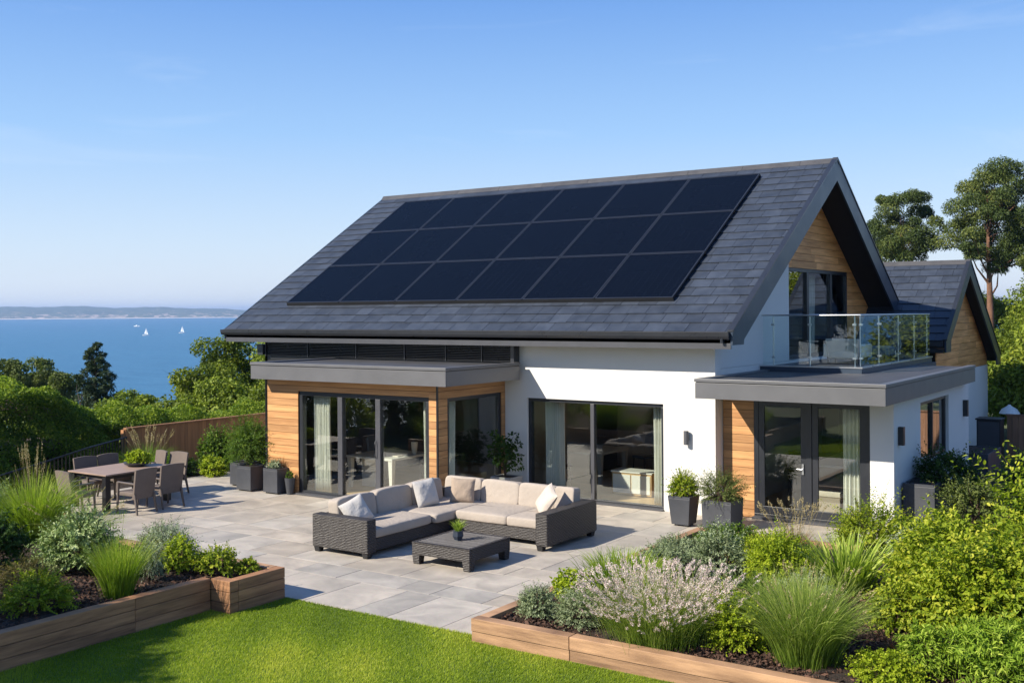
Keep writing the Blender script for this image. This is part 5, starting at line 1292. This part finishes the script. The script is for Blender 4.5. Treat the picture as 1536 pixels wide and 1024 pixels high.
# potted tree
pt = thing('potted_tree', 'small dark-leaved tree in the pale stone planter', 'potted tree', (-13.0, 18.9, .46))
m = MB(); tips = []
for i in range(13):
    a = i * 2.4; L = .30 + .62 * (i / 12); rr = .30 * (1 - .25 * i / 12)
    p0 = Vector((-13.0, 18.9, .46)); p2 = p0 + Vector((math.cos(a) * rr, math.sin(a) * rr, L)); p1 = p0 + Vector((math.cos(a) * .05, math.sin(a) * .05, L * .6))
    m.tube([p0, p1, p2], [.011, .008, .004], 6); tips.append(p2); tips.append((p1 + p2) / 2)
m.build('trunk', M['brownstem'], pt)
tips = np.array([tuple(p) for p in tips]); pk, tt = clumpcloud(tips, np.full(len(tips), .13), 800, .085, .055, .7); mesh_leaves('foliage', pk, tt, LM['dark'], pt)
# balcony herb edge ; border behind the dining set
grass('feather_grass', 'grass with tan seed plumes in front of the brown fence', -22.3, 16.9, -.05, .3, .9, 1.05, 1100, 'grass', wd=.010, droop=.45, seeds=45, seedh=1.35, seedlean=.6, seedlen=.25, seedw=.012)
grass('feather_grass', 'darker grass clump left of the plumed one by the railing', -22.6, 15.9, -.05, .25, .7, .8, 600, 'grassgrey', wd=.010, droop=.45)
shrub('leafy_shrub', 'broad-leaved green shrub by the fence left of the feathery bush', -21.7, 18.6, -.05, .55, .5, 1.2, 'green', 420, 14, .07, .045, lump=.4)
shrub('leafy_shrub', 'low bright green plant at the patio edge below the fence', -21.05, 17.9, -.05, .40, .40, .55, 'lime', 240, 12, .06, .04, lump=.4)
shrub('dark_shrub', 'dark ground-hugging shrub at the patio edge behind the dining chairs', -21.9, 17.5, -.05, .65, .6, .6, 'dark', 420, 13, .05, .03)
shrub('dark_shrub', 'dark shrub behind the feathery bush against the fence', -21.8, 20.2, -.05, .7, .8, 1.1, 'green', 420, 13, .06, .036)
shrub('dark_shrub', 'dark low shrub along the railing behind the table', -22.4, 14.6, -.2, .5, .8, .65, 'dark', 360, 13, .05, .03)

# ---- hedges
def hedge(name, label, x0, x1, y0, y1, z0, topf, mat, n, ll=.07, lw=.045, amp=.22):
    t = thing(name, label, 'hedge', ((x0 + x1) / 2, (y0 + y1) / 2, z0))
    k = n
    X = RNG.uniform(x0, x1, k); Y = RNG.uniform(y0, y1, k); T = topf(X, Y)
    face = RNG.random(k)
    P0 = np.stack([X, Y, T], -1)
    a = face < .55; P0[a, 0] = x1; P0[a, 2] = z0 + (topf(P0[a, 0], Y[a]) - z0) * RNG.random(a.sum()) ** .8
    b = face > .93; P0[b, 1] = y0; P0[b, 2] = z0 + (topf(X[b], P0[b, 1]) - z0) * RNG.random(b.sum())
    bump = amp * (np.sin(P0[:, 0] * 2.1 + P0[:, 2] * 3.1) + np.sin(P0[:, 1] * 2.7 + P0[:, 2] * 2.3) + .8 * np.sin(P0[:, 1] * 5.9 + P0[:, 0] * 4 + P0[:, 2] * 6)) * .5
    Nn = np.zeros((k, 3)); Nn[:, 2] = 1; Nn[a] = (1, 0, .3); Nn[b] = (0, -1, .3); top_lit = np.where(~(a | b), .22, 0.0)  # sunlit hedge top put into the colour: upper leaves get a lighter tint
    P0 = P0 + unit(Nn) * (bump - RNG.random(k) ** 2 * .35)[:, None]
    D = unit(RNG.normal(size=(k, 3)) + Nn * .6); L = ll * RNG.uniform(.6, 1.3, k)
    mesh_leaves('foliage', leaves(P0, D, unit(Nn + RNG.normal(size=(k, 3)) * .6), L, L * lw / ll), RNG.uniform(.1, .8, k) + top_lit + .5 * bump / max(amp, .01) * .3, LM[mat], t)
    g = MB()
    nx, ny = 6, 24
    V = []; 
    for i in range(nx + 1):
        for j in range(ny + 1):
            x = x0 + .3 + (x1 - x0 - .6) * i / nx; y = y0 + .3 + (y1 - y0 - .6) * j / ny; V.append((x, y, float(topf(np.array(x), np.array(y))) - .45))
    F = [(i * (ny + 1) + j, (i + 1) * (ny + 1) + j, (i + 1) * (ny + 1) + j + 1, i * (ny + 1) + j + 1) for i in range(nx) for j in range(ny)]
    for i in range(nx): F.append((i * (ny + 1), (i + 1) * (ny + 1), len(V), len(V))) if 0 else None
    g.add(V, F, .2); g.box(x0 + .35, x1 - .35, y0 + .35, y1 - .35, z0, float(np.min(topf(np.linspace(x0, x1, 9)[:, None], np.linspace(y0, y1, 20)[None]))) - .5)
    g.build('branches', M['bark'], t)
    return t
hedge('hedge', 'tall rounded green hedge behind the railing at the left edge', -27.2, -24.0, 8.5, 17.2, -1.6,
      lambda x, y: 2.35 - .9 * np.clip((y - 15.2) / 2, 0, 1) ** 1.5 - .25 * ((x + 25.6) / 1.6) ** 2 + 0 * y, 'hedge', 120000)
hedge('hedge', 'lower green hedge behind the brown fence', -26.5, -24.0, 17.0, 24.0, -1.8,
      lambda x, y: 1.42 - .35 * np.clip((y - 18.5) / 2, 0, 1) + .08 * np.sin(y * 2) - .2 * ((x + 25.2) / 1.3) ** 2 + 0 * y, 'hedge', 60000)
# ---- trees to the left
for (x, y, zt, r, lb) in [(-49.2, 29.6, 2.0, .75, 'small round grey-green tree at the left edge above the tall hedge'), (-49.6, 31.5, 2.05, .95, 'middle one of the three grey-green trees left of the conifer'), (-47.2, 31.0, 1.45, .65, 'lowest of the three grey-green trees, next to the conifer')]:
    tree('olive_tree', lb, x, y, -7.6, 7.6 + zt, (0, 0, 5.6 + zt), (r, r, 1.9), 'olive', 40, .42, 16000, .13, .08, group='trees on the slope towards the sea')
tree('conifer', 'dark pointed conifer standing against the sea', -38.9, 27.0, -5.5, 8.3, (0, 0, 4.8), (2.7, 2.7, 3.6), 'conifer', 210, .40, 60000, .14, .035, shape='cone', squash=.4, tr=.16, bare=.1)
tree('conifer', 'small dark conifer at the right foot of the pointed one', -36.6, 26.6, -5.0, 5.6, (0, 0, 3.1), (1.6, 1.6, 2.5), 'conifer', 120, .40, 24000, .15, .035, shape='cone', squash=.4, tr=.1, bare=.1)
for (x, y, z, H, c, r, mat, lb) in [
    (-33.6, 25.0, -3.8, 5.4, (0, 0, 3.3), (1.6, 1.5, 1.75), 'treelight', 'low light green bushy tree just right of the conifers'),
    (-31.3, 26.2, -3.5, 5.6, (0, 0, 3.5), (1.5, 1.5, 2.0), 'tree', 'low green bushy tree behind the middle of the brown fence'),
    (-33.5, 29.5, -3.4, 6.9, (0, 0, 4.2), (1.8, 1.8, 2.3), 'tree', 'round green tree left of the tallest one by the house corner'),
    (-29.8, 25.6, -3, 4.7, (0, 0, 2.9), (1.3, 1.3, 1.6), 'treelight', 'light green bush right behind the brown fence'),
    (-31.2, 30.2, -4, 7.2, (0, 0, 4.4), (2.0, 2.0, 2.4), 'treelight', 'tallest light green tree beside the left corner of the house'),
    (-27.4, 26.6, -2.5, 4.4, (0, 0, 2.6), (1.5, 1.5, 1.6), 'tree', 'green bush between the brown fence and the house corner'),
    (-29.2, 33.2, -3.5, 7.4, (0, 0, 4.2), (2.0, 2.0, 2.3), 'tree', 'green tree partly hidden behind the left house corner'),
    (-44.0, 29.6, -6.2, 6.4, (0, 0, 3.6), (2.0, 2.0, 2.3), 'tree', 'dark green bush filling the gap left of the pointed conifer'),
    (-36.0, 21.5, -4.5, 5.0, (0, 0, 3.0), (1.8, 1.8, 1.7), 'tree', 'green bush below the pointed conifer behind the hedge'),
    (-33.2, 20.2, -4.0, 5.0, (0, 0, 3.0), (1.5, 1.5, 1.5), 'treelight', 'light green bush directly behind the lower hedge'),
    (-39.5, 21.5, -5.5, 6.0, (0, 0, 3.6), (2.2, 2.2, 2.0), 'tree', 'green bush behind the tall hedge below the olive-green trees')]:
    tree('bushy_tree', lb, x, y, z, H, c, r, mat, 40, .62, 20000, .13, .08, tr=.10, group='trees on the slope towards the sea')
# ---- trees to the right
tree('pine_tree', 'left of the two Scots pines, lower and rounder', -17.4, 68.4, -.1, 10.4, (0, 0, 8.9), (2.1, 2.1, 1.75), 'pine', 62, .60, 42000, .16, .055, bark='pinebark', tr=.20, squash=.7, shape='pine', bare=.6, limbs=18, forks=False)
tree('pine_tree', 'right of the two Scots pines, taller with a bare reddish trunk', -12.1, 66.8, -.1, 11.3, (.9, .6, 9.1), (3.1, 2.9, 2.4), 'pine', 100, .72, 84000, .16, .055, bark='pinebark', tr=.27, squash=.7, shape='pine', bare=.55, limbs=26, forks=False)
for (x, y, H, c, r, mat, lb) in [
    (-5.7, 48.2, 6.9, (0, 0, 3.7), (1.7, 1.6, 3.1), 'tree', 'tall light green tree at the right edge below the pines'),
    (-4.9, 41.4, 4.6, (0, 0, 2.6), (1.4, 1.4, 2.1), 'treelight', 'light green tree just behind the rear wing'),
    (-4.0, 37.5, 3.6, (0, 0, 2.0), (1.6, 1.6, 1.7), 'tree', 'bushy green tree right of the garden lamp'),
    (-7.0, 42.5, 2.9, (0, 0, 1.6), (1.3, 1.2, 1.3), 'tree', 'low dark green bush behind the foot of the rear wing'),
    (-5.4, 37.6, 2.6, (0, 0, 1.4), (1.2, 1.1, 1.1), 'treelight', 'low green bush around the garden lamp'),
    (-8.2, 60.0, 4.6, (0, 0, 2.4), (2.4, 2.2, 2.2), 'tree', 'distant green tree standing low between the pine trunk and the right edge'),
    (-13.9, 75.2, 5.2, (0, 0, 2.9), (2.3, 2.0, 2.0), 'tree', 'far green tree seen just right of the bare pine trunk'),
    (-10.0, 74.5, 5.6, (0, 0, 3.1), (2.6, 2.0, 2.2), 'tree', 'far green tree behind the right-edge trees'),
    (-3.2, 45.0, 7.4, (0, 0, 4.3), (2.4, 2.4, 3.2), 'tree', 'dark green tree at the extreme right edge')]:
    tree('broadleaf_tree', lb, x, y, -.1, H, c, r, mat, 60, .72, 30000, .14, .085, tr=.16, group='broadleaf trees right of the house')
# ---- tree beside the viewer whose shade falls on the lawn, and garden boundary mirrored in the glass
tree('shade_tree', 'garden tree left of the viewpoint, outside the picture', -15.7, .1, 0, 7.2, (0, 0, 5.3), (1.9, 1.5, 1.3), 'tree', 46, .62, 12000, .15, .09, tr=.15)
tree('garden_tree', 'garden tree beyond the left bed, outside the picture', -27.5, 2.0, -.4, 7.0, (0, 0, 4.2), (3.0, 2.5, 2.8), 'tree', 50, .9, 9000, .28, .17, tr=.2)
tree('garden_tree', 'second garden tree beyond the left bed, outside the picture', -32, -6.0, -.4, 8.0, (0, 0, 4.6), (3.4, 3.4, 3.2), 'treelight', 50, 1.0, 9000, .3, .18, tr=.2)
tree('garden_tree', 'third garden tree far behind the viewpoint, outside the picture', -19, -14, -.1, 7.5, (0, 0, 4.4), (3.6, 3.4, 3.2), 'tree', 50, 1.0, 9000, .3, .18, tr=.2)
tree('garden_tree', 'fourth garden tree far behind the viewpoint, outside the picture', -7, -18, -.1, 7.5, (0, 0, 4.4), (3.8, 3.4, 3.2), 'treelight', 50, 1.0, 9000, .3, .18, tr=.2)

for (x, y, r, h, mt, lb) in [(-22.6, 9.8, 1.1, 2.1, 'yellow', 'yellow-green bush beyond the left edge of the picture, beside the railing'), (-21.2, 7.6, 1.1, 2.3, 'green', 'green bush beyond the left edge of the picture behind the bed'),
                            (-23.6, 6.6, 1.3, 2.6, 'olive', 'olive-green bush beyond the left edge of the picture, farthest out'), (-19.9, 4.6, 1.2, 2.2, 'lime', 'lime bush beyond the left edge of the picture, nearest the viewer')]:
    shrub('garden_shrub', lb, x, y, -.1, r, r, h, mt, 500, 12, .10, .06, lump=.5)

# ---- lawn blades
n = 330000
X = RNG.uniform(-11.56, -3.2, n); Y = RNG.uniform(5.6, 10.81, n)
TH = math.radians(34.1); d = -X * math.sin(TH) + Y * math.cos(TH); ok = (d > 11.2) & ~((X > -7.84) & (Y > 10.58)) & ~((X < -11.17) & (Y > 9.78)); X, Y = X[ok], Y[ok]; n = len(X)
patch = np.sin(X * 1.3 + np.sin(Y * 1.7)) * .5 + np.sin(Y * 2.3 + X * .7) * .35 + .3 * np.sin(X * 5 + Y * 4)
h = (.022 + .012 * RNG.random(n) + .005 * patch); a = RNG.uniform(0, 2 * PI, n); ln = RNG.uniform(.2, .9, n) * h
Dh = np.stack([np.cos(a), np.sin(a), 0 * a], -1); S = np.stack([-np.sin(a + .6), np.cos(a + .6), 0 * a], -1); B = np.stack([X, Y, np.full(n, -.013)], -1)
w = RNG.uniform(.0035, .0065, n)[:, None]
mid = B + Dh * (ln * .35)[:, None]; mid[:, 2] += h * .6; tip = B + Dh * ln[:, None]; tip[:, 2] += h
V = np.stack([B - S * w / 2, B + S * w / 2, mid + S * w * .4, mid - S * w * .4, tip], 1).reshape(-1, 3); b = np.arange(n)[:, None] * 5
tv = np.clip(.48 + .42 * patch + RNG.normal(size=n) * .18, 0, 1)
o = npmesh('lawn_grass', V, [b + np.array([0, 1, 2, 3]), b + np.array([3, 2, 4])], [tv, tv], LM['lawn']); o['kind'] = 'stuff'

# ================================================================== AIR, LIGHT, CAMERA
hz = MB().box(-9300, 9300, -9300, 9300, -26, 62).build('haze', None); hz['kind'] = 'stuff'
m, nt = new_mat('haze_air'); v = N(nt, 'ShaderNodeVolumePrincipled'); v.inputs['Color'].default_value = (.44, .64, 1, 1); v.inputs['Density'].default_value = 1.3e-4; v.inputs['Anisotropy'].default_value = .2
o = N(nt, 'ShaderNodeOutputMaterial'); nt.links.new(v.outputs[0], o.inputs['Volume']); hz.data.materials.append(m)
m.volume_intersection_method = 'FAST' if hasattr(m, 'volume_intersection_method') else None

SUN = Vector((-.56, -.98, .80)).normalized()      # towards the sun
elev = math.asin(SUN.z); azim = math.atan2(SUN.x, SUN.y)
W = bpy.data.worlds.new('World'); sc.world = W; W.use_nodes = True; nt = W.node_tree; nt.nodes.clear()
sky = N(nt, 'ShaderNodeTexSky'); sky.sky_type = 'NISHITA'; sky.sun_disc = False; sky.sun_elevation = elev; sky.sun_rotation = azim
sky.altitude = 0; sky.air_density = 1.3; sky.dust_density = .25; sky.ozone_density = 3.0
bg = N(nt, 'ShaderNodeBackground', Strength=.10)
tc = N(nt, 'ShaderNodeTexCoord'); sx = N(nt, 'ShaderNodeSeparateXYZ'); nt.links.new(tc.outputs['Generated'], sx.inputs[0])
gr = N(nt, 'ShaderNodeValToRGB'); nt.links.new(sx.outputs[2], gr.inputs[0]); ce = gr.color_ramp.elements
ce[0].position = 0; ce[0].color = (5.0, 5.5, 6.2, 1); ce[1].position = 1; ce[1].color = (.55, 1.25, 3.3, 1)
for ps, c3 in ((.06, (4.0, 5.0, 6.3)), (.16, (2.2, 3.75, 6.2)), (.28, (.98, 2.3, 5.3)), (.5, (.6, 1.6, 4.2))):
    q = ce.new(ps); q.color = rgba(c3)
base = mixc(nt, .85, sky.outputs[0], gr.outputs[0])
mp = N(nt, 'ShaderNodeMapping'); mp.inputs['Scale'].default_value = (1.2, 1.2, 9); nt.links.new(tc.outputs['Generated'], mp.inputs[0])
cn = N(nt, 'ShaderNodeTexNoise', Scale=2.6, Detail=8.0, Roughness=.62, Distortion=.7); nt.links.new(mp.outputs[0], cn.inputs['Vector'])
mr = N(nt, 'ShaderNodeMapRange'); mr.inputs['From Min'].default_value = .58; mr.inputs['From Max'].default_value = .85; mr.inputs['To Max'].default_value = .22; nt.links.new(cn.outputs['Fac'], mr.inputs['Value'])
cl = mixc(nt, mr.outputs[0], base, (5.6, 6.2, 6.9))
nt.links.new(cl, bg.inputs[0])
wo = N(nt, 'ShaderNodeOutputWorld'); nt.links.new(bg.outputs[0], wo.inputs[0])
sl = bpy.data.lights.new('sun', 'SUN'); sl.energy = 5.0; sl.angle = math.radians(.5); sl.color = (1, .92, .78)
so = bpy.data.objects.new('sun', sl); COL.objects.link(so); so.rotation_euler = (-SUN).to_track_quat('-Z', 'Y').to_euler()

cam = bpy.data.cameras.new('camera'); co = bpy.data.objects.new('camera', cam); COL.objects.link(co)
cam.sensor_width = 36; cam.lens = 36 * 1621 / 1536; cam.shift_y = -45.5 / 1536; cam.clip_start = .1; cam.clip_end = 30000
fw = Vector((-math.sin(TH), math.cos(TH), 0)); co.location = (0, 0, 4)
co.matrix_world = Matrix.Translation((0, 0, 4)) @ (fw.to_track_quat('-Z', 'Y').to_matrix().to_4x4()) @ Matrix.Rotation(-.0065, 4, 'Z')
sc.camera = co
sc.view_settings.view_transform = 'Standard'; sc.view_settings.look = 'None'; sc.view_settings.exposure = .72; sc.view_settings.gamma = 1
sc.cycles.max_bounces = 8; sc.cycles.transparent_max_bounces = 24; sc.cycles.use_denoising = True
